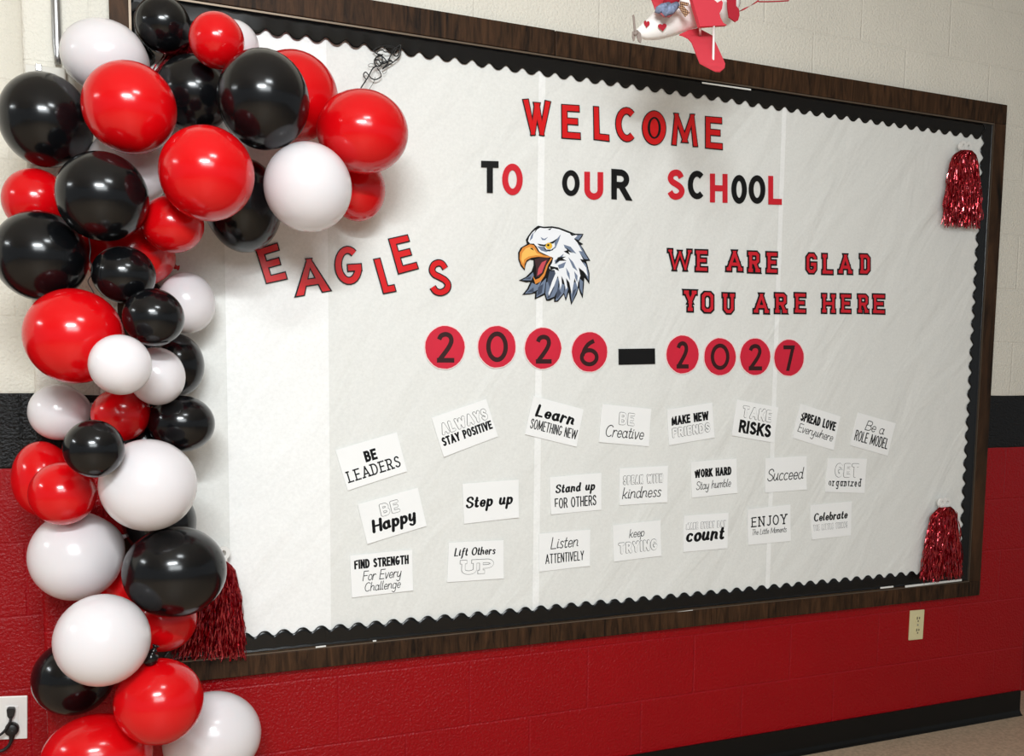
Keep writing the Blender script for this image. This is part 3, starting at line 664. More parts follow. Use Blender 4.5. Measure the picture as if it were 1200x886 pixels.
# ------------------------------------------------------------------ motivational cards
GC = 'white word cards'
CARDS = [
 ([(393, 527.6), (465, 506.4), (477, 552.4), (407.6, 575)], [('BE', 'bold', .40, .60, .22, .49), ('LEADERS', 'slab', .06, .93, .56, .84)], 'tilted white card reading BE LEADERS, leftmost of all cards'),
 ([(505.6, 489.6), (569.6, 467.6), (583.6, 511.6), (520, 535.6)], [('ALWAYS', 'outline', .09, .94, .20, .50), ('STAY POSITIVE', 'bold', .05, .96, .54, .76)], 'tilted white card reading ALWAYS STAY POSITIVE'),
 ([(625, 464), (684, 479.7), (675.4, 523.7), (615.2, 509)], [('Learn', 'brush', .10, .90, .16, .50), ('SOMETHING NEW', 'light', .06, .97, .56, .82)], 'tilted white card reading Learn SOMETHING NEW on the wide seam'),
 ([(705.5, 473.4), (763, 479.2), (760.3, 523.2), (701.8, 518.2)], [('BE', 'outline', .36, .68, .16, .50), ('Creative', 'mono', .10, .92, .52, .84)], 'white card reading BE Creative'),
 ([(781.6, 479.9), (834.7, 471.7), (837.3, 512.8), (784.2, 522)], [('MAKE NEW', 'bold', .08, .90, .22, .47), ('FRIENDS', 'outline', .08, .92, .54, .82)], 'white card reading MAKE NEW FRIENDS'),
 ([(864, 468.2), (911.9, 477.4), (907, 519), (857.3, 510.4)], [('TAKE', 'outline', .16, .88, .12, .46), ('RISKS', 'bold', .14, .90, .52, .88)], 'tilted white card reading TAKE RISKS'),
 ([(937.8, 473), (984.7, 488), (976.7, 527.6), (929, 513.3)], [('SPREAD LOVE', 'bold', .08, .94, .20, .46), ('Everywhere', 'mono', .07, .96, .53, .78)], 'tilted white card reading SPREAD LOVE Everywhere'),
 ([(1005.8, 483.5), (1049.5, 496), (1040.3, 534.3), (996.2, 521.9)], [('Be a', 'mono', .26, .80, .14, .44), ('ROLE MODEL', 'light', .06, .94, .50, .82)], 'tilted white card reading Be a ROLE MODEL, rightmost of all cards'),
 ([(419, 591), (489.6, 571.6), (500, 616.4), (430.4, 637.6)], [('BE', 'outline', .32, .64, .14, .46), ('Happy', 'brush', .12, .90, .46, .80)], 'tilted white card reading BE Happy under BE LEADERS'),
 ([(542, 567), (607.6, 562), (608, 606.4), (544, 614)], [('Step up', 'brush', .03, .92, .32, .64)], 'white card reading Step up'),
 ([(644.3, 559.3), (704.6, 554), (704.6, 597.5), (645.7, 603)], [('Stand up', 'brush', .09, .90, .20, .46), ('FOR OTHERS', 'light', .08, .90, .58, .86)], 'white card reading Stand up FOR OTHERS'),
 ([(726, 549), (782.7, 545.7), (781.8, 588.5), (726, 592.3)], [('SPEAK WITH', 'outline', .07, .90, .20, .46), ('kindness', 'mono', .05, .90, .52, .84)], 'white card reading SPEAK WITH kindness'),
 ([(809.3, 541.2), (863.3, 537.2), (863.7, 577.7), (811, 583.5)], [('WORK HARD', 'bold', .07, .88, .22, .46), ('Stay humble', 'mono', .09, .89, .56, .80)], 'white card reading WORK HARD Stay humble'),
 ([(897, 536.9), (945.4, 534.4), (945, 573.7), (896.5, 577.5)], [('Succeed', 'mono', .04, .96, .32, .68)], 'white card reading Succeed'),
 ([(970.3, 536.9), (1015.8, 537.6), (1013, 578), (966.9, 576.5)], [('GET', 'outline', .20, .82, .14, .56), ('organized', 'slab', .07, .90, .58, .82)], 'white card reading GET organized'),
 ([(410, 651), (483, 644), (484, 692), (412.4, 700.4)], [('FIND STRENGTH', 'bold', .06, .94, .12, .34), ('For Every', 'mono', .18, .84, .40, .64), ('Challenge', 'mono', .20, .82, .68, .90)], 'white card reading FIND STRENGTH For Every Challenge'),
 ([(526, 636), (590, 633), (590.4, 678), (524, 682.4)], [('Lift Others', 'brush', .10, .87, .14, .36), ('UP', 'outline slab', .24, .82, .46, .84)], 'white card reading Lift Others UP'),
 ([(631.5, 625.6), (691.8, 620.5), (691, 663.2), (632, 670)], [('Listen', 'mono', .22, .80, .12, .44), ('ATTENTIVELY', 'light', .12, .88, .56, .82)], 'white card reading Listen ATTENTIVELY'),
 ([(718, 615.5), (774, 609.4), (774.8, 651.5), (719.3, 658.3)], [('keep', 'mono', .33, .68, .16, .40), ('TRYING', 'outline', .10, .92, .50, .82)], 'white card reading keep TRYING'),
 ([(801.4, 604.3), (853.8, 600.9), (852.5, 642.5), (800.7, 647)], [('MAKE EVERY DAY', 'outline thin', .05, .95, .20, .40), ('count', 'brush', .04, .96, .34, .76)], 'white card reading MAKE EVERY DAY count'),
 ([(876, 596.7), (926.3, 591.3), (926.6, 634), (876.8, 638.8)], [('ENJOY', 'slab', .09, .91, .24, .52), ('The Little Moments', 'mono thin', .08, .92, .58, .74)], 'white card reading ENJOY The Little Moments'),
 ([(949.8, 591.9), (998, 587.5), (997.2, 627.3), (951.2, 632.5)], [('Celebrate', 'brush', .06, .93, .24, .50), ('THE LITTLE THINGS', 'outline thin', .05, .92, .58, .76)], 'white card reading Celebrate THE LITTLE THINGS'),
]
for ci, (px, lines, lb) in enumerate(CARDS):
    rnd = random.Random(ci+50)
    q = wq(px); TL, TR, BR, BL = q
    c = (BL+BR)/2
    # the sheet, corners lifting a little
    m = MB(); N = 6; lift = [rnd.uniform(0.0, 0.0028) for _ in range(4)]
    vs = []; y_f = YF+0.0003
    for i in range(N+1):
        for j in range(N+1):
            u, v = j/N, i/N
            p = (TL*(1-u)+TR*u)*(1-v)+(BL*(1-u)+BR*u)*v
            l = lift[0]*((1-u)*(1-v))**6+lift[1]*(u*(1-v))**6+lift[2]*(u*v)**6+lift[3]*((1-u)*v)**6
            vs.append((p.x, y_f-l, p.z))
    K = (N+1)**2; fs = []
    for i in range(N):
        for j in range(N):
            a = (i*(N+1)+j, (i+1)*(N+1)+j, (i+1)*(N+1)+j+1, i*(N+1)+j+1); fs.append(a); fs.append(tuple(reversed([x+K for x in a])))
    ring = [j for j in range(N)]+[i*(N+1)+N for i in range(N)]+[N*(N+1)+N-j for j in range(N)]+[(N-i)*(N+1) for i in range(N)]
    for a, b in zip(ring, ring[1:]+ring[:1]): fs.append((a, b, b+K, a+K))
    m.add(vs+[(v[0], v[1]+0.0013, v[2]) for v in vs], fs)
    card = m.build('word_card', M_CARD, origin=(c.x, YB, min(BL.z, BR.z)))
    tag(card, lb, 'card', GC)
    Wc, Hc = quad_dims(q)
    for text, sty, x0, x1, ya, yb in lines:
        def pt(u, v): return (TL*(1-u)+TR*u)*(1-v)+(BL*(1-u)+BR*u)*v
        lq = [pt(x0, ya), pt(x1, ya), pt(x1, yb), pt(x0, yb)]
        Wd, Ht = Wc*(x1-x0), Hc*(yb-ya)
        mk = MB(); mm = [M_INK]
        a0, a1 = YF+0.0005, YF-0.0001
        if sty == 'bold':
            T = min(.22*Ht, .42*Wd/len(text)); put_strokes(mk, word_strokes(text, Wd, Ht, T, .14), lq, Wd, Ht, T/2, T/2, a0, a1, roundcap=False)
        elif sty == 'light':
            T = min(.12*Ht, .25*Wd/len(text)); put_strokes(mk, word_strokes(text, Wd, Ht, T, .14), lq, Wd, Ht, T/2, T/2, a0, a1, roundcap=True)
        elif sty == 'slab':
            low = text.islower(); H2 = Ht*(1.25 if low else 1)
            T = .12*Ht; put_strokes(mk, word_strokes(text, Wd, Ht, T, .3, serif=.10), lq, Wd, Ht, T/2, T/2, a0, a1)
        elif sty.startswith('outline'):
            T = min(.27*Ht, .52*Wd/max(3, len(text))); e = min(0.0012, 0.19*T)
            st = word_strokes(text, Wd, Ht, T, .16, serif=.12 if 'slab' in sty else 0)
            k = put_strokes(mk, st, lq, Wd, Ht, T/2, T/2, a0, a1, 0, roundcap='slab' not in sty)
            put_strokes(mk, st, lq, Wd, Ht, T/2-e, T/2-e, a0, a1-0.0012, 1, roundcap='slab' not in sty, k0=0)
            mm = [M_INK if 'thin' not in sty else M_INKG, M_CARD]
        elif sty == 'brush':
            T = min(.235*Ht, .36*Wd/len(text)); put_strokes(mk, word_strokes(text, Wd, Ht, T, .06, slant=.16), lq, Wd, Ht, T/2, T/2, a0, a1, contrast=.42, roundcap=True)
        elif sty.startswith('mono'):
            T = .072*Ht; put_strokes(mk, word_strokes(text, Wd, Ht, T, .03, slant=.2), lq, Wd, Ht, T/2, T/2, a0, a1, roundcap=True)
        mk.build('lettering', mm, card)

# ------------------------------------------------------------------ eagle cut-out
def ep(pts): return [(lambda p: (p.x, p.z))(at(590+x/7.383, 250+y/7.383, YF)) for x, y in pts]
EC = at(640, 355, YB)
def eagle_layer(name, polys, m, lvl, parent):
    if len(polys) > 1:
        for p in polys: eagle_layer(name[:-1] if name.endswith('s') else name, [p], m, lvl, parent)
        return
    b = MB()
    for p in polys: b.prism([ep(p)], YB if lvl == 0 else YF-0.0002*(lvl-1)+0.00005, YF-0.0002*lvl)
    return b.build(name, m, parent) if parent else b.build(name, m, origin=(EC.x, YB, EC.z))
SIL = [(300,107),(350,116),(420,112),(480,122),(560,152),(620,176),(693,178),(680,205),(652,242),(690,266),(668,276),(690,305),(715,350),(752,410),(715,412),(728,450),(745,520),(744,612),(722,580),(700,555),(697,620),(686,735),(665,690),(650,640),(635,700),(588,790),(575,735),(566,680),(540,757),(524,700),(470,765),(440,766),(440,735),(400,756),(372,756),(356,705),(322,722),(272,743),(275,690),(230,700),(164,705),(205,655),(235,592),(200,597),(134,580),(195,550),(245,500),(262,450),(262,405),(230,400),(202,420),(190,455),(184,495),(150,455),(130,400),(128,340),(150,297),(205,265),(195,228),(215,195),(240,160),(270,128)]
eagle = eagle_layer('eagle_cutout', [SIL], M_LBLACK, 0, None)
tag(eagle, 'paper cut-out of a screaming white-headed eagle with open orange beak', 'eagle picture')
M_SLATE = mat('slate_feather_print', (112, 126, 150), 0.5); M_SLATED = mat('dark_feather_print', (62, 72, 92), 0.5); M_FEATH = mat('white_feather_print', (240, 242, 246), 0.5)
M_BEAK = mat('orange_beak_print', (222, 138, 52), 0.5); M_BEAKL = mat('light_beak_print', (246, 190, 92), 0.5); M_MOUTH = mat('dark_mouth_print', (58, 26, 32), 0.5); M_TONGUE = mat('red_tongue_print', (206, 74, 84), 0.5); M_EYE = mat('yellow_eye_print', (236, 186, 48), 0.5)
eagle_layer('shaded_feathers', [
  [(640,190),(680,186),(650,232),(610,215)], [(660,270),(700,340),(735,400),(700,395),(650,330)], [(690,420),(715,440),(735,520),(735,580),(700,510)],
  [(655,560),(688,590),(682,700),(660,650)], [(600,600),(645,590),(640,660),(592,770),(582,700)], [(540,610),(560,650),(540,735),(525,690)],
  [(490,600),(530,620),(520,690),(465,755),(450,755)], [(420,560),(480,560),(470,660),(440,720),(378,745),(362,690),(370,600)], [(330,600),(370,560),(352,690),(285,728),(288,680)],
  [(245,600),(290,620),(330,580),(300,660),(240,690),(185,695),(220,655)], [(255,510),(262,540),(240,580),(160,578),(215,550)]], M_SLATE, 1, eagle)
eagle_layer('dark_feathers', [
  [(400,500),(460,500),(440,560),(400,640),(380,580)], [(300,640),(345,610),(330,690),(290,715)], [(420,600),(440,640),(400,730),(378,735)], [(470,640),(500,690),(465,740),(455,720)],
  [(600,670),(630,650),(592,755)], [(180,570),(240,545),(235,572)], [(200,685),(260,640),(262,680)]], M_SLATED, 2, eagle)
eagle_layer('white_plumage', [
  [(302,122),(350,130),(420,127),(480,138),(560,170),(600,178),(640,192),(610,222),(640,255),(680,330),(650,325),(690,400),(660,395),(715,470),(728,545),(690,500),(650,470),(665,540),(645,600),(640,640),(615,560),(600,640),(590,700),(570,600),(540,560),(552,640),(540,660),(520,580),(500,540),(505,610),(492,660),(482,590),(470,540),(440,620),(392,715),(388,690),(420,590),(450,520),(440,490),(405,490),(395,470),(420,430),(430,385),(400,372),(350,350),(310,330),(288,290),(262,262),(230,262),(212,240),(222,205),(250,165)]], M_FEATH, 3, eagle)
eagle_layer('grey_feathers', [
  [(320,205),(350,222),(385,205),(360,232),(335,232)], [(440,250),(495,180),(480,230),(450,300),(410,325),(445,285)], [(290,285),(355,290),(370,315),(420,312),(370,335),(325,322)],
  [(520,270),(580,290),(630,350),(590,335),(560,318),(530,300)], [(440,410),(520,350),(500,400),(455,440)], [(470,450),(540,420),(520,470),(480,480)], [(560,380),(600,420),(640,500),(600,470)], [(240,190),(262,160),(250,215),(225,240)],
  [(540,470),(570,520),(575,580),(550,530)], [(610,500),(640,540),(638,600),(620,560)]], M_SLATE, 4, eagle)
eagle_layer('black_lines', [
  [(292,262),(350,272),(420,245),(470,215),(430,262),(400,262),(360,288),(310,280)], [(535,292),(600,345),(560,330),(575,360),(520,330),(550,320)], [(470,380),(540,375),(510,392),(545,410),(480,412),(440,440),(460,405)], [(400,455),(470,470),(480,500),(440,480),(405,492)],
  [(340,285),(355,300),(375,318),(410,318),(430,300),(428,318),(395,330),(360,318)], [(300,107),(330,116),(290,140),(265,175),(278,140)], [(380,140),(420,126),(400,146)], [(560,160),(600,180),(640,185),(590,195)]], M_LBLACK, 5, eagle)
eagle_layer('beak', [[(225,268),(262,275),(285,310),(300,335),(345,360),(420,378),(380,384),(300,376),(240,385),(200,405),(182,440),(180,478),(152,440),(138,395),(140,340),(165,298)],
  [(410,385),(420,392),(385,450),(355,540),(320,590),(275,612),(252,540),(275,575),(310,560),(345,520),(370,450)]], M_BEAK, 6, eagle)
eagle_layer('beak_highlight', [[(230,290),(265,310),(285,345),(340,368),(280,362),(215,375),(178,400),(170,440),(152,400),(160,345),(190,305)]], M_BEAKL, 7, eagle)
eagle_layer('nostril', [[(225,300),(248,300),(262,322),(240,312)]], M_LBLACK, 8, eagle)
eagle_layer('open_mouth', [[(268,398),(310,386),(395,388),(365,450),(340,515),(305,552),(280,552),(282,480)]], M_MOUTH, 6.5, eagle)
eagle_layer('tongue', [[(330,425),(372,405),(350,460),(330,515),(290,540),(300,480)]], M_TONGUE, 7.5, eagle)
def circ(cx, cy, r): return [(cx+r*math.cos(t*math.pi/10), cy+r*math.sin(t*math.pi/10)) for t in range(20)]
eagle_layer('eye', [circ(392, 283, 29)], M_EYE, 6, eagle)
eagle_layer('pupil', [circ(386, 276, 10)], M_LBLACK, 7, eagle)

# ------------------------------------------------------------------ balloon garland
B_ = [
('B1', 191, 29, 33.5, 35, 'k', -0.102),
('B2', 254, 47.5, 33, 34.5, 'r', -0.25),
('B3', 273, 53, 31, 31, 'w', -0.097),
('B4', 122, 66, 52, 45, 'w', -0.129),
('B5', 53, 141, 56, 57, 'k', -0.144),
('B6', 152, 126.5, 57, 56, 'r', -0.309),
('B7', 227, 110, 45, 47, 'k', -0.127),
('B8', 309, 117, 54.5, 60.5, 'k', -0.338),
('B9', 344, 113, 53, 55, 'r', -0.147),
('B10', 425, 154.5, 54, 50.5, 'r', -0.283),
('B11', 419, 222, 33, 38, 'r', -0.111),
('B12', 361, 219.5, 52, 53.5, 'w', -0.325),
('B13', 242.5, 203.5, 57, 57, 'r', -0.397),
('B14', 286, 241, 45, 56, 'k', -0.139),
('B15', 120, 230.5, 56, 53.5, 'k', -0.328),
('B16', 42, 236, 41, 39, 'r', -0.111),
('B17', 152, 196, 50, 46, 'w', -0.129),
('B18', 202, 263, 38, 34, 'r', -0.266),
('B19', 150, 295, 55, 45, 'r', -0.134),
('B20', 48, 300, 58, 53.5, 'k', -0.229),
('B21', 145, 322, 38.5, 34, 'k', -0.288),
('B22', 180, 372, 37, 34, 'k', -0.362),
('B23', 219, 355, 34, 36, 'w', -0.109),
('B24', 87, 394, 61, 56, 'r', -0.321),
('B25', 141, 427.5, 38, 35.5, 'w', -0.455),
('B26', 184, 441, 34, 34, 'w', -0.25),
('B27', 207, 428, 33, 37, 'k', -0.106),
('B28', 213, 496.5, 39.5, 33, 'k', -0.19),
('B29', 141, 486, 35, 31, 'r', -0.189),
('B30', 69, 483, 37, 33, 'w', -0.107),
('B31', 110, 526, 37, 34, 'k', -0.458),
('B32', 49, 561, 36.5, 44, 'r', -0.114),
('B33', 73.5, 578.5, 41, 37, 'r', -0.275),
('B34', 174, 568.5, 58.5, 54, 'w', -0.366),
('B35', 188, 612, 43, 42, 'k', -0.122),
('B36', 89, 651.5, 57, 52.5, 'w', -0.187),
('B37', 205, 670, 62, 54, 'k', -0.328),
('B38', 148, 688, 30, 32, 'r', -0.097),
('B39', 192, 725, 40, 39, 'r', -0.198),
('B40', 120, 750, 58.5, 54.5, 'w', -0.4),
('B41', 86, 794, 50, 45, 'k', -0.131),
('B42', 186.5, 822, 53.5, 51.5, 'r', -0.361),
('B43', 250, 862, 57, 53, 'w', -0.154),
('B44', 114, 886, 67, 51, 'r', -0.272),
('B45', 168, 518, 32, 28, 'k', -0.095),
]
BL_ = {
'B1': 'black balloon at the very top, left of the small red one', 'B2': 'small red balloon at the top in front of the black border', 'B3': 'white balloon peeking out behind the small red one at the top',
'B4': 'large white balloon at upper left in front of the conduit', 'B5': 'large black balloon at the far upper left below the conduit box', 'B6': 'large red balloon at upper left overlapping the white balloon by the conduit',
'B7': 'black balloon wedged between the upper two large red balloons, mostly hidden', 'B8': 'large black balloon below the small red top one', 'B9': 'red balloon behind the large black one at upper right, partly hidden',
'B10': 'large red balloon at the right tip under the black ribbon tangle', 'B11': 'red balloon tucked below the rightmost large red balloon', 'B12': 'white balloon above the letters EA of EAGLES',
'B13': 'large red balloon in front, left of the white balloon above EAGLES', 'B14': 'black balloon touching the first letter of EAGLES', 'B15': 'large black balloon in front, below and left of two large red ones',
'B16': 'red balloon at far left between two large black balloons', 'B17': 'pale white balloon mostly hidden between red and black balloons at upper left', 'B18': 'small red balloon under the large front red balloon',
'B19': 'dark red balloon behind the small black balloon, mostly hidden', 'B20': 'large black balloon cut by the left picture edge', 'B21': 'small black balloon in front of the half hidden dark red one',
'B22': 'small black balloon touching the white one at the right edge of the column', 'B23': 'small white balloon sticking out to the right below EAGLES', 'B24': 'large red balloon at the left above the black wall stripe',
'B25': 'small white balloon in front, overlapping the large red one', 'B26': 'small white balloon just right of and behind another white one', 'B27': 'black balloon half hidden behind small white and black balloons at right',
'B28': 'small black balloon at the right of the column beside a small red one', 'B29': 'small red balloon in the middle of the column between white and black ones', 'B30': 'small white balloon in front of the black wall stripe',
'B31': 'small black balloon in front, above the pair of small reds', 'B32': 'red balloon behind the other small red at far left', 'B33': 'small red balloon in front, resting on the large white one at left',
'B34': 'large white balloon in mid column over the big black one', 'B35': 'black balloon mostly hidden behind the large white mid column one', 'B36': 'large white balloon at left in front of the red wall',
'B37': 'large black balloon covering the lower left red pom-pom', 'B38': 'red balloon glimpsed between two white balloons and the big black one', 'B39': 'red balloon below the big black balloon beside the pom-pom',
'B40': 'large white balloon low in the column above the front red one', 'B41': 'black balloon low at left behind the large white one', 'B42': 'red balloon low in front beside the bottom white one',
'B43': 'white balloon at the bottom right end of the column', 'B44': 'large red balloon at the very bottom, cut by the picture edge', 'B45': 'black balloon deep inside the column behind the small middle red one'}
GAR = 'balloons of the garland'
def balloon(key, cx, cy, rx, ry, colr, y):
    c = at(cx, cy, y); w = (c-CAM).normalized(); dz = (c-CAM).dot(FWD)
    tu, tv = (cx-600)/F_PX, (cy-443-CY_OFF)/F_PX
    a = rx*dz/F_PX/math.sqrt(1+tu*tu); b = ry*dz/F_PX/math.sqrt(1+tv*tv); d = (a+b)/2*0.97
    e1 = w.cross(Vector((0, 0, 1))).normalized(); e2 = e1.cross(w).normalized()
    rnd = random.Random(key)
    # the neck points back into the garland
    cu = 150 if cy > 260 else 210
    side = max(-1, min(1, (cu-cx)/80))
    ax = Vector((0.55*side+rnd.uniform(-.2, .2), rnd.uniform(-.35, .35), 0.75)).normalized()
    if y > -0.2: ax = Vector((0.9*(1 if side >= 0 else -1), rnd.uniform(-.4, .4), 0.35)).normalized()
    p = ax.cross(Vector((0, 1, 0.1))).normalized(); q = ax.cross(p)
    NS, NR = 40, 24
    def world(v): return c+e1*(v.x*a)+e2*(v.y*b)+w*(v.z*d)
    vs = [world(-ax)]; fs = []
    for i in range(1, NR):
        ph = math.pi*i/NR; x = -math.cos(ph); r = math.sin(ph)
        if x > 0.7: x += 0.10*((x-0.7)/0.3)**2
        for k in range(NS):
            t = 2*math.pi*k/NS; vs.append(world(ax*x+(p*math.cos(t)+q*math.sin(t))*r))
    vs.append(world(ax*1.10))
    for k in range(NS): fs.append((0, 1+k, 1+(k+1) % NS))
    for i in range(NR-2):
        for k in range(NS): fs.append((1+i*NS+k, 1+(i+1)*NS+k, 1+(i+1)*NS+(k+1) % NS, 1+i*NS+(k+1) % NS))
    last = len(vs)-1
    for k in range(NS): fs.append((last, 1+(NR-2)*NS+(k+1) % NS, 1+(NR-2)*NS+k))
    m = MB(); m.add(vs, fs); o = m.build('balloon', M_BAL[colr], smooth=True, origin=c)
    bm = bmesh.new(); bm.from_mesh(o.data); bmesh.ops.recalc_face_normals(bm, faces=bm.faces); bm.to_mesh(o.data); bm.free()
    tip = world(ax*1.09); dr = (world(ax*2)-c).normalized()
    m = MB(); m.tube([tip-dr*0.004, tip+dr*0.004, tip+dr*0.007, tip+dr*0.012, tip+dr*0.016], [0.006, 0.0045, 0.0065, 0.004, 0.0075], 12)
    m.build('knot', M_BAL[colr], o, smooth=True)
    tag(o, BL_[key], 'balloon', GAR)
for b in B_: balloon(*b)
# the tied-off black end that pokes out of the column
c = at(176.7, 771.5, -0.38); m = MB()
pts = [c+Vector((0.001*i, 0, 0.0025*i)) for i in range(-7, 13)]
rad = [max(0.003, 0.0165*math.sqrt(max(0.02, 1-(i/7.2)**2))) if i < 5 else 0.0065+0.002*math.sin(i*1.2) for i in range(-7, 13)]
m.tube(pts, rad, 14); o = m.build('balloon', M_BAL['k'], smooth=True, origin=c)
tag(o, 'tiny uninflated black balloon end between the low white and red balloons', 'balloon')

# ------------------------------------------------------------------ foil pom-poms
def pompom(top, bot, wt, wb, label, seed, y=-0.045, n=560, handle=True, yb=0.0):
    rnd = random.Random(seed)
    a, b = at(top[0], top[1], y), at(bot[0], bot[1], y)
    Ht = (b-a).length; ax = (b-a).normalized(); sx = Vector((0, 1, 0)).cross(ax).normalized()
    if sx.x < 0: sx = -sx
    pr = root('pom_pom', b)
    def mw(px, py, wpx): return (at(px+wpx/2, py, y)-at(px-wpx/2, py, y)).length
    Wt, Wb = mw(*top, wt), mw(*bot, wb)
    m = MB()
    for i in range(n):
        t0 = rnd.uniform(-1, 1)*(0.75+0.25*rnd.random()); dp = rnd.uniform(-1, 1)*math.sqrt(1-t0*t0)
        ln = Ht*rnd.uniform(0.80, 1.03) if i % 5 else Ht*rnd.uniform(0.35, 0.8)
        ns = 16; wv = [rnd.uniform(0, 6.28) for _ in range(3)]; w = rnd.uniform(0.0012, 0.0021)
        tw = rnd.uniform(0, 3.14); tr = rnd.uniform(-40, 40)
        vs = []
        for k in range(ns+1):
            s = k/ns; L = ln*s
            f = (L/Ht); bulge = f**0.55
            half = (Wt/2+(Wb-Wt)/2*bulge)*(0.55+0.45*min(1, f/0.10)**0.6)
            p = a+ax*L+sx*(t0*half+0.003*math.sin(16*s+wv[0])*(.3+s))+Vector((0, 1, 0))*(0.018*dp*min(1, .35+f)+0.003*math.sin(8*s+wv[1])*s)
            if f < .12: p = p+Vector((0, 1, 0))*(-0.012*(1-dp)*(0.12-f)/.12*0.5)
            an = tw+tr*s+0.9*math.sin(14*s+wv[2])
            dv = sx*(w*math.cos(an))+Vector((0, 1, 0))*(w*math.sin(an))
            vs += [p-dv, p+dv]
        m.add(vs, [(2*k, 2*k+1, 2*k+3, 2*k+2) for k in range(ns)])
    st = m.build('foil_strands', M_FOIL, pr); st['kind'] = 'stuff'
    if handle:
        m = MB(); h = a-ax*0.002
        for s in (-1, 1):
            cx, cz = h.x+s*0.0135, h.z+0.013
            out = [(cx+0.0165*math.cos(t*math.pi/9), cz+0.0185*math.sin(t*math.pi/9)) for t in range(18)]
            inn = [(cx+0.0062*math.cos(t*math.pi/6), cz+0.0085*math.sin(t*math.pi/6)) for t in range(12)]
            m.prism([out, inn], y+0.006+0.0007*s, y-0.004+0.0007*s)
        m.box((h.x-0.022, y-0.005, h.z-0.012), (h.x+0.022, y+0.007, h.z+0.004))
        hd = m.build('handle', M_WPLASTIC, pr); hd['label'] = 'white plastic double loop handle'
        m = MB(); m.tube([(h.x, y, h.z+0.01), (h.x, -0.018, h.z+0.012)], 0.004, 8); m.build('hook', M_STEEL, pr)
    tag(pr, label, 'pom-pom', 'red foil pom-poms on the board corners')
pompom((1131, 177), (1127.5, 265), 24, 50, 'red foil pom-pom hanging in the top right corner of the board', 3)
pompom((1106.5, 594), (1103.5, 679), 22, 53, 'red foil pom-pom hanging in the bottom right corner of the board', 4)
pompom((256, 655), (243, 771), 22, 96, 'red foil pom-pom at bottom left behind the big black balloon', 5, n=800)
pompom((222, 53), (196, 130), 30, 70, 'red foil pom-pom at top left almost hidden behind black balloons', 6, y=-0.046, n=260, handle=False)

# ------------------------------------------------------------------ black curling ribbon
def pxpath(pts, y0, y1=None):
    n = len(pts); y1 = y0 if y1 is None else y1
    return [at(410+x/12.66, 40+y/12.66, y0+(y1-y0)*i/max(1, n-1)) for i, (x, y) in enumerate(pts)]
m = MB()
def rib(pts, w, y0, y1=None):
    sp = spline(pts, 5); m.tube(pxpath(sp, y0, y1), w, 6)
rib([(350,245),(400,200),(470,172),(560,170),(640,190),(700,215),(755,240),(745,310),(700,370),(620,430),(540,480),(480,520)], 0.0016, -0.034, -0.030)
rib([(350,245),(400,290),(460,310),(530,380),(555,420),(600,330),(650,230),(700,190),(745,160),(755,190),(710,320),(650,300),(700,200)], 0.0018, -0.031, -0.036)
rib([(500,210),(560,190),(640,215),(590,260),(520,265),(490,240),(430,250),(400,290),(450,320),(490,300)], 0.0013, -0.036)
rib([(360,390),(400,340),(470,330),(480,400),(430,480),(380,460),(365,400),(420,380),(470,440),(560,420),(540,460),(490,500)], 0.0019, -0.034)
rib([(450,300),(390,350),(400,430),(450,470),(490,420),(550,400),(630,405),(560,370)], 0.0015, -0.032)
rib([(400,470),(340,510),(290,600),(250,670),(170,790),(120,900)], 0.0018, -0.034, -0.06)
rib([(240,670),(205,620),(210,580),(240,565),(280,610),(320,655),(380,675),(450,640),(465,610),(440,550),(400,500)], 0.0016, -0.033)
rib([(480,540),(500,590),(540,560),(550,520)], 0.0006, -0.03)
rib([(380,490),(290,480),(275,460),(300,440),(350,440)], 0.0006, -0.03)
rib([(375,640),(350,720),(295,810),(270,880)], 0.0008, -0.034, -0.06)
o = m.build('curling_ribbon', M_RUBBER, smooth=True, origin=at(445, 75, -0.033))
tag(o, 'tangle of black curling ribbon pinned to the top border above the red balloon', 'ribbon')
# thin black ribbon between the balloons at the left
m = MB(); m.tube([at(x, y, -0.345+0.0006*i) for i, (x, y) in enumerate(spline([(104,279),(106,292),(105,305),(108,312),(107,322),(103,330),(107,338),(111,345)], 4))], 0.0011, 6)
o = m.build('thin_ribbon', M_RUBBER, origin=at(106, 340, -0.33)); tag(o, 'thin dark ribbon hanging between the large black balloon and a small black one', 'ribbon')

# ------------------------------------------------------------------ paper aeroplane
M_PRED = mat('red_card_stock', (214, 62, 76), 0.65, 0, 0.3); M_PREDD = mat('deep_red_card_stock', (176, 34, 50), 0.65, 0, 0.3)
M_PWHITE = mat('white_card_stock', (244, 240, 236), 0.6, 0, 0.3); M_DENIM = mat('blue_denim_print', (124, 136, 164), 0.8, vary=(120, 0.45)); M_GREY = mat('grey_card_stock', (150, 136, 128), 0.7)
M_PLAID = bpy.data.materials.new('brown_plaid_ribbon'); M_PLAID.use_nodes = True
nt = M_PLAID.node_tree; ck = nt.nodes.new('ShaderNodeTexChecker'); ck.inputs['Scale'].default_value = 260
ck.inputs[1].default_value = (*lin((70, 30, 30)), 1); ck.inputs[2].default_value = (*lin((196, 156, 120)), 1)
tcn = nt.nodes.new('ShaderNodeTexCoord'); mpn = nt.nodes.new('ShaderNodeMapping'); mpn.inputs['Rotation'].default_value = (0, 0.7, 0); nt.links.new(tcn.outputs['Object'], mpn.inputs[0]); nt.links.new(mpn.outputs[0], ck.inputs[0]); nt.links.new(ck.outputs[0], nt.nodes['Principled BSDF'].inputs['Base Color'])
YA = -0.46
plane = root('paper_aeroplane', at(800, 47, YA))
tag(plane, 'red and white paper aeroplane with heart stickers hanging above the board', 'paper aeroplane')
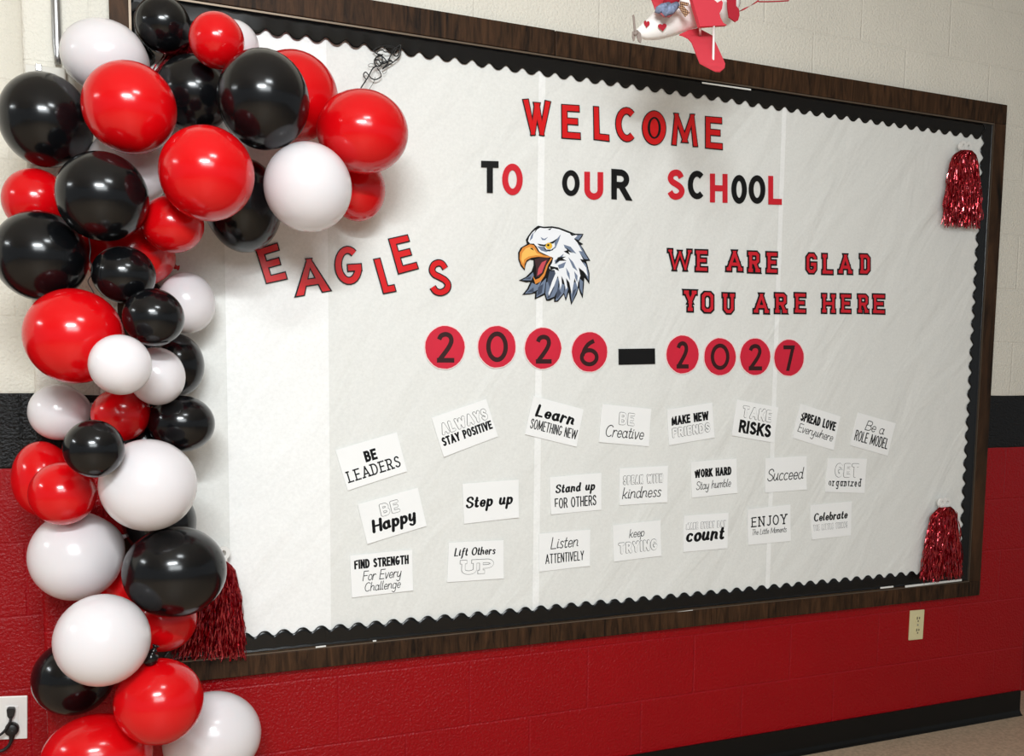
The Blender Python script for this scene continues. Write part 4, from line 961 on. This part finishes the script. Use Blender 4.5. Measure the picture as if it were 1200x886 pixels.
st = [(745.5, 35, 38.5), (750, 30, 44), (757, 23.5, 46.8), (766, 14.5, 47.3), (775, 8, 46.6), (785, 0, 44.3), (796, -5, 41), (808, -9, 37), (820, -10, 34), (835, -10, 32), (850, -8, 30), (860, -4, 20), (866, -2, 8)]
m = MB(); NSG = 20; rings = []
for i, (u, v0, v1) in enumerate(st):
    tp, bt = at(u, v0, YA), at(u, v1, YA); c = (tp+bt)/2; h = (tp-bt)/2
    dr = h.length*0.72
    for k in range(NSG):
        t = 2*math.pi*k/NSG; zc = math.cos(t); zc = max(-0.93, zc)
        rings.append(c+h*zc+Vector((0, dr*math.sin(t), 0)))
fs = []
for i in range(len(st)-1):
    for k in range(NSG): fs.append((i*NSG+k, (i+1)*NSG+k, (i+1)*NSG+(k+1) % NSG, i*NSG+(k+1) % NSG))
fs.append(tuple(range(NSG))); fs.append(tuple(reversed(range((len(st)-1)*NSG, len(st)*NSG))))
m.add(rings, fs); fus = m.build('fuselage', M_PWHITE, plane, smooth=True)
bm = bmesh.new(); bm.from_mesh(fus.data); bmesh.ops.recalc_face_normals(bm, faces=bm.faces); bm.to_mesh(fus.data); bm.free()
def fus_y(u, v):
    for (u0, a0, b0), (u1, a1, b1) in zip(st, st[1:]):
        if u0 <= u <= u1:
            f = (u-u0)/(u1-u0); a, b = a0+(a1-a0)*f, b0+(b1-b0)*f
            h = (at(u, a, YA)-at(u, b, YA)).length/2; s = ((a+b)/2-v)/((b-a)/2)
            return YA-h*0.72*math.sqrt(max(0.0, 1-s*s))
    return YA
def sheet(name, pts, mtl, th=0.0022, lab=None, par=None):
    """thin card part through points (u, v, y)"""
    P = [at(*p) for p in pts]; nrm = Vector((0, 0, 0))
    for i in range(len(P)): nrm += P[i].cross(P[(i+1) % len(P)])
    nrm.normalize(); n = len(P)
    tris = geometry.tessellate_polygon([P])
    vs = [p+nrm*th/2 for p in P]+[p-nrm*th/2 for p in P]
    fs = [tuple(t) for t in tris]+[tuple(i+n for i in reversed(t)) for t in tris]+[(i, i+n, (i+1) % n+n, (i+1) % n) for i in range(n)]
    b = MB(); b.add(vs, fs); o = b.build(name, mtl, par or plane)
    bm = bmesh.new(); bm.from_mesh(o.data); bmesh.ops.recalc_face_normals(bm, faces=bm.faces); bm.to_mesh(o.data); bm.free()
    if lab: o['label'] = lab
    return o
# hearts on the nose
def heart(cx, cy, s, rot):
    pts = []
    for i in range(24):
        t = 2*math.pi*i/24
        x = 16*math.sin(t)**3/17; y = -(13*math.cos(t)-5*math.cos(2*t)-2*math.cos(3*t)-math.cos(4*t))/17
        pts.append((cx+s*(x*math.cos(rot)-y*math.sin(rot)), cy+s*(x*math.sin(rot)+y*math.cos(rot))))
    return pts
for cx, cy, s, r, wx in ((757.8, 28, 5.0, 0.12, .75), (776.2, 31.6, 5.4, -0.1, 1)):
    hp = heart(cx, cy, s, r)
    sheet('heart_sticker', [(cx+(u-cx)*wx, v, fus_y(cx+(u-cx)*wx, v)-0.0012) for u, v in hp], M_PREDD, 0.001, 'red heart sticker')
sheet('lower_wing', [(796, 41, -0.475), (806, 36, -0.47), (818, 33.4, -0.47), (834.5, 42, -0.49), (842, 58, -0.54), (849.6, 75, -0.59), (849, 80, -0.60), (844, 84, -0.61), (839, 83.8, -0.61), (834, 81.5, -0.605), (820, 74, -0.58), (815.5, 63, -0.55), (810.5, 50, -0.515), (806, 45, -0.50), (800, 42, -0.485)], M_PRED, 0.003, 'red lower wing')
uw = [(810.5, 3, -0.535), (813, 12, -0.535), (817, 25, -0.535), (819, 32, -0.535), (835, 31.2, -0.535), (850.3, 30.4, -0.535), (846, 27.5, -0.535), (842.8, 21.5, -0.535), (841.7, 16.5, -0.535), (844.6, 11, -0.535), (845.6, 4, -0.535), (844, 1.2, -0.535), (839, 4, -0.535), (830, -4, -0.535), (808, -6, -0.535)]
sheet('upper_wing', uw, M_PRED, 0.012, 'red upper wing with notched end')
sheet('upper_wing', [(763.5, 0, -0.44), (761, -8, -0.44), (785, -10, -0.44), (782, 2, -0.44), (779, 9, -0.5), (768, 12, -0.5)], M_PRED, 0.003, 'far red wing')
for a, b, r in (((820.6, 30, -0.53), (820.4, 43, -0.485), 0.0029), ((836.6, 30, -0.537), (835.8, 71.5, -0.575), 0.0029)):
    m = MB(); m.tube([at(*a), at(*b)], r, 10); m.build('wing_strut', M_PWHITE, plane, smooth=True)['label'] = 'white paper wing strut'
sheet('tail_fin', [(851.5, -8, -0.53), (862.5, -8, -0.53), (862.2, 7, -0.53), (865.6, 11, -0.53), (866.2, 18, -0.53), (864.6, 24, -0.53), (861.5, 26, -0.53), (854, 20.5, -0.53), (852.6, 10, -0.53)], M_PREDD, 0.004, 'deep red tail fin')
sheet('tail_plane', [(842, 17, -0.44), (846, -4, -0.44), (853, -6, -0.46), (853.5, 20, -0.45), (858, 25, -0.44), (852, 30.5, -0.44), (846, 26, -0.44)], M_PWHITE, 0.003)
for pts in ([(741.3, 18, 0), (742.3, 17, 0), (743.6, 20, 0), (745, 36, 0), (744.6, 42, 0), (743.4, 42, 0)],
            [(741.2, 37, 0), (743.5, 36, 0), (744.6, 41, 0), (743.6, 47.5, 0), (742.2, 48.5, 0), (740.8, 43, 0)],
            [(745.5, 38.5, 0), (748.5, 37, 0), (751, 39.5, 0), (751.8, 47, 0), (750.6, 50.5, 0), (748.5, 49, 0), (746, 43, 0)]):
    sheet('propeller_blade', [(u, v, YA-0.006) for u, v, _ in pts], M_GREY, 0.003, 'grey propeller blade')
m = MB(); m.tube([at(744.3, 40, YA-0.012), at(746.5, 38, YA)], [0.004, 0.006], 10); m.build('propeller_hub', M_GREY, plane, smooth=True)
# trailing red ribbon behind the tail
m = MB(); path = spline([(864, 14), (870, 11.5), (876, 8.5), (882, 5), (888, 1.5), (890, 1.5)], 5)
vs = []
for i, (u, v) in enumerate(path):
    p = at(u, v, -0.47); an = 1.2+i*0.28; dv = Vector((0.3, 0, 1)).normalized()*0.0028*math.cos(an)+Vector((0, 1, 0))*0.0028*math.sin(an)
    vs += [p-dv, p+dv]
m.add(vs, [(2*i, 2*i+1, 2*i+3, 2*i+2) for i in range(len(path)-1)])
m.tube([at(889, 2, -0.47), at(900, 2, -0.47), at(912, 1.6, -0.47), at(924, 0.8, -0.47), at(925.5, -3, -0.47), at(915, -6, -0.47), at(892, -5, -0.47), at(887, -2, -0.47), at(889, 2, -0.47)], 0.0017, 6)
m.build('trailing_ribbon', M_PREDD, plane)['label'] = 'red trailing ribbon loop'
m = MB(); m.tube([at(806, -8, YA), at(806, -8, YA)*0.0+Vector((at(806, -8, YA).x, YA, CEIL-0.0005))], 0.0006, 6); m.build('hanging_thread', M_PWHITE, plane)
# little pilot sitting in the cockpit (only legs, coat and bow are in view)
pilot = root('toy_pilot', at(778, 18, -0.5)); tag(pilot, 'small toy pilot with blue denim legs and plaid bow sitting in the aeroplane', 'toy')
def limb(name, pts, r, mtl, lab=None):
    m = MB(); m.tube([at(*p) for p in pts], r, 12); o = m.build(name, mtl, pilot, smooth=True)
    if lab: o['label'] = lab
limb('leg', [(768.5, 14, -0.5), (771, 12, -0.512), (776, 9.5, -0.516), (784, 6, -0.51)], [0.003, 0.0095, 0.011, 0.008], M_DENIM, 'blue denim leg')
limb('leg', [(775, 17, -0.505), (779, 15, -0.523), (786, 11, -0.527), (793, 6, -0.52)], [0.003, 0.0105, 0.0125, 0.009], M_DENIM, 'blue denim leg')
limb('shoe', [(774, 15.5, -0.518), (778, 18.6, -0.522), (784, 18.6, -0.522), (790, 14.5, -0.52)], [0.002, 0.0035, 0.004, 0.002], mat('dusty_red_felt', (168, 84, 88), 0.8), 'dusty red felt edge')
limb('coat', [(782, 6, -0.50), (788, -2, -0.50), (790, -12, -0.49), (790, -18, -0.49)], [0.014, 0.02, 0.02, 0.006], M_PREDD, 'red coat')
sheet('bow_tail', [(795, 8, -0.53), (799, 5, -0.53), (808, 15, -0.53), (803, 20.2, -0.53)], M_PLAID, 0.002, 'brown plaid bow ribbon', pilot)
sheet('bow_tail', [(797, 1.5, -0.53), (807, 3.6, -0.53), (806, 7, -0.53), (797, 6, -0.53)], M_PLAID, 0.002, 'brown plaid bow ribbon', pilot)

# ------------------------------------------------------------------ electrical things
def plate(px, y, name, mtl, th=0.006):
    q = [at(u, v, y) for u, v in px]; m = MB()
    m.prism([[(p.x, p.z) for p in q]], y, y-th); c = (q[2]+q[3])/2
    return m.build(name, mtl, origin=(c.x, y, c.z), bevel=0.002), q
o, q = plate([(1065.8, 715.4), (1082.2, 714), (1080, 748.6), (1064, 750.2)], 0.0, 'wall_outlet', M_IVORY)
tag(o, 'ivory duplex wall outlet on the red wall below the bulletin board', 'outlet')
for v0 in (0.30, 0.70):
    def w2(u, v):
        p = (q[0]*(1-u)+q[1]*u)*(1-v)+(q[3]*(1-u)+q[2]*u)*v; return (p.x, p.z)
    m = MB(); m.prism([[w2(.56+.25*max(-.8, min(.8, math.cos(t))), v0+.14*math.sin(t)) for t in [2*math.pi*i/24 for i in range(24)]]], -0.005, -0.0078)
    fc = m.build('receptacle', M_IVORY, o)
    m = MB()
    for a, b, hw, hh in ((.48, -.035, .03, .045), (.64, -.035, .03, .035), (.555, .065, .04, .022)):
        m.prism([[w2(a-hw, v0+b-hh), w2(a+hw, v0+b-hh), w2(a+hw, v0+b+hh), w2(a-hw, v0+b+hh)]], -0.007, -0.0081)
    m.build('slots', M_DARK, fc)['label'] = 'dark plug slots'
m = MB(); m.tube([(w2(.56, .5)[0], -0.0055, w2(.56, .5)[1]), (w2(.56, .5)[0], -0.0072, w2(.56, .5)[1])], 0.0035, 12); m.build('screw', M_STEEL, o)

YL = 0.2
o, q = plate([(-40, 817.5), (32.4, 814.6), (32.2, 864.8), (-40, 868)], YL, 'wall_outlet', M_WPLASTIC)
tag(o, 'white wall outlet plate with two black plugs at the lower left edge', 'outlet')
m = MB(); r4 = [at(u, v, YL-0.006) for u, v in ((6.3, 827.5), (21.6, 827), (21.4, 857), (6.2, 857.6))]; m.prism([[(p.x, p.z) for p in r4]], YL-0.005, YL-0.0075); m.build('receptacle', M_WPLASTIC, o, bevel=0.001)
m = MB(); r5 = [at(u, v, YL-0.006) for u, v in ((-28, 829), (-13, 828.5), (-13, 858), (-28, 858.6))]; m.prism([[(p.x, p.z) for p in r5]], YL-0.005, YL-0.0075); m.build('receptacle', M_WPLASTIC, o, bevel=0.001)
pl = root('power_plug', at(13.5, 840, YL-0.0076)); tag(pl, 'small black plug in the upper socket of the left outlet', 'plug')
m = MB(); z = YL-0.0076
pa = [at(u, v, z) for u, v in ((8.2, 829.5), (10, 828), (17, 828), (18.6, 830), (17, 837), (15, 840), (11, 840), (9, 837))]; m.prism([[(p.x, p.z) for p in pa]], z, z-0.018); m.build('plug_body', M_RUBBER, pl, bevel=0.002)
m = MB(); m.tube([at(u, v, YL-y) for u, v, y in [(a, b, min(0.034, 0.017+0.004*i)) for i, (a, b) in enumerate(spline([(13, 838), (12, 845), (8, 853), (3, 859), (-4, 864), (-14, 872), (-22, 884)], 4))]], 0.0036, 10); m.build('cord', M_RUBBER, pl, smooth=True)
pl = root('power_plug', at(14.5, 862, YL-0.0076)); tag(pl, 'round black plug in the lower socket of the left outlet', 'plug')
m = MB(); cc = at(14.6, 852, YL); m.tube([(cc.x, YL-0.0077, cc.z), (cc.x, YL-0.014, cc.z), (cc.x, YL-0.026, cc.z), (cc.x, YL-0.029, cc.z)], [0.0175, 0.018, 0.017, 0.013], 20); m.build('plug_body', M_RUBBER, pl, smooth=True)
m = MB(); m.tube([at(u, v, YL-0.019) for u, v in spline([(14.5, 855), (14, 862), (13, 868), (10, 874), (4, 879), (-4, 881), (-20, 884)], 4)], [0.011-0.0067*min(1, i/9) for i in range(25)], 10); m.build('cord', M_RUBBER, pl, smooth=True)

# conduit and box at the upper left
cb = at(67.3, 73, -0.03); ct = at(67.3, 10, -0.03)
m = MB(); m.tube([(cb.x, -0.014, CEIL-0.0005), (cb.x, -0.014, cb.z+0.05), (cb.x, -0.0145, cb.z+0.02), (cb.x, -0.0145, cb.z+0.0)], [0.0112, 0.0112, 0.0085, 0.0075], 16)
o = m.build('conduit_pipe', M_STEEL, smooth=True, origin=(cb.x, -0.014, cb.z)); tag(o, 'shiny metal conduit pipe running down the wall at upper left', 'conduit')
m = MB(); a, b = at(27.5, 73.5, -0.03), at(78, 118, -0.03); m.box((max(a.x, X_EDGE+0.006), -0.03, b.z), (b.x, 0.0, a.z-0.0005))
o = m.build('junction_box', mat('cream_painted_box', (206, 201, 190), 0.5), origin=((a.x+b.x)/2, 0, b.z), bevel=0.003); tag(o, 'cream junction box under the conduit pipe, mostly behind balloons', 'junction box')
m = MB(); a, b = at(41.5, 75, -0.031), at(49, 84, -0.031); m.box((a.x, -0.036, b.z), (b.x, -0.0295, a.z)); m.build('latch', M_STEEL, o, bevel=0.0015)['label'] = 'shiny metal latch'

for o in bpy.data.objects:
    if '_o' in o: del o['_o']
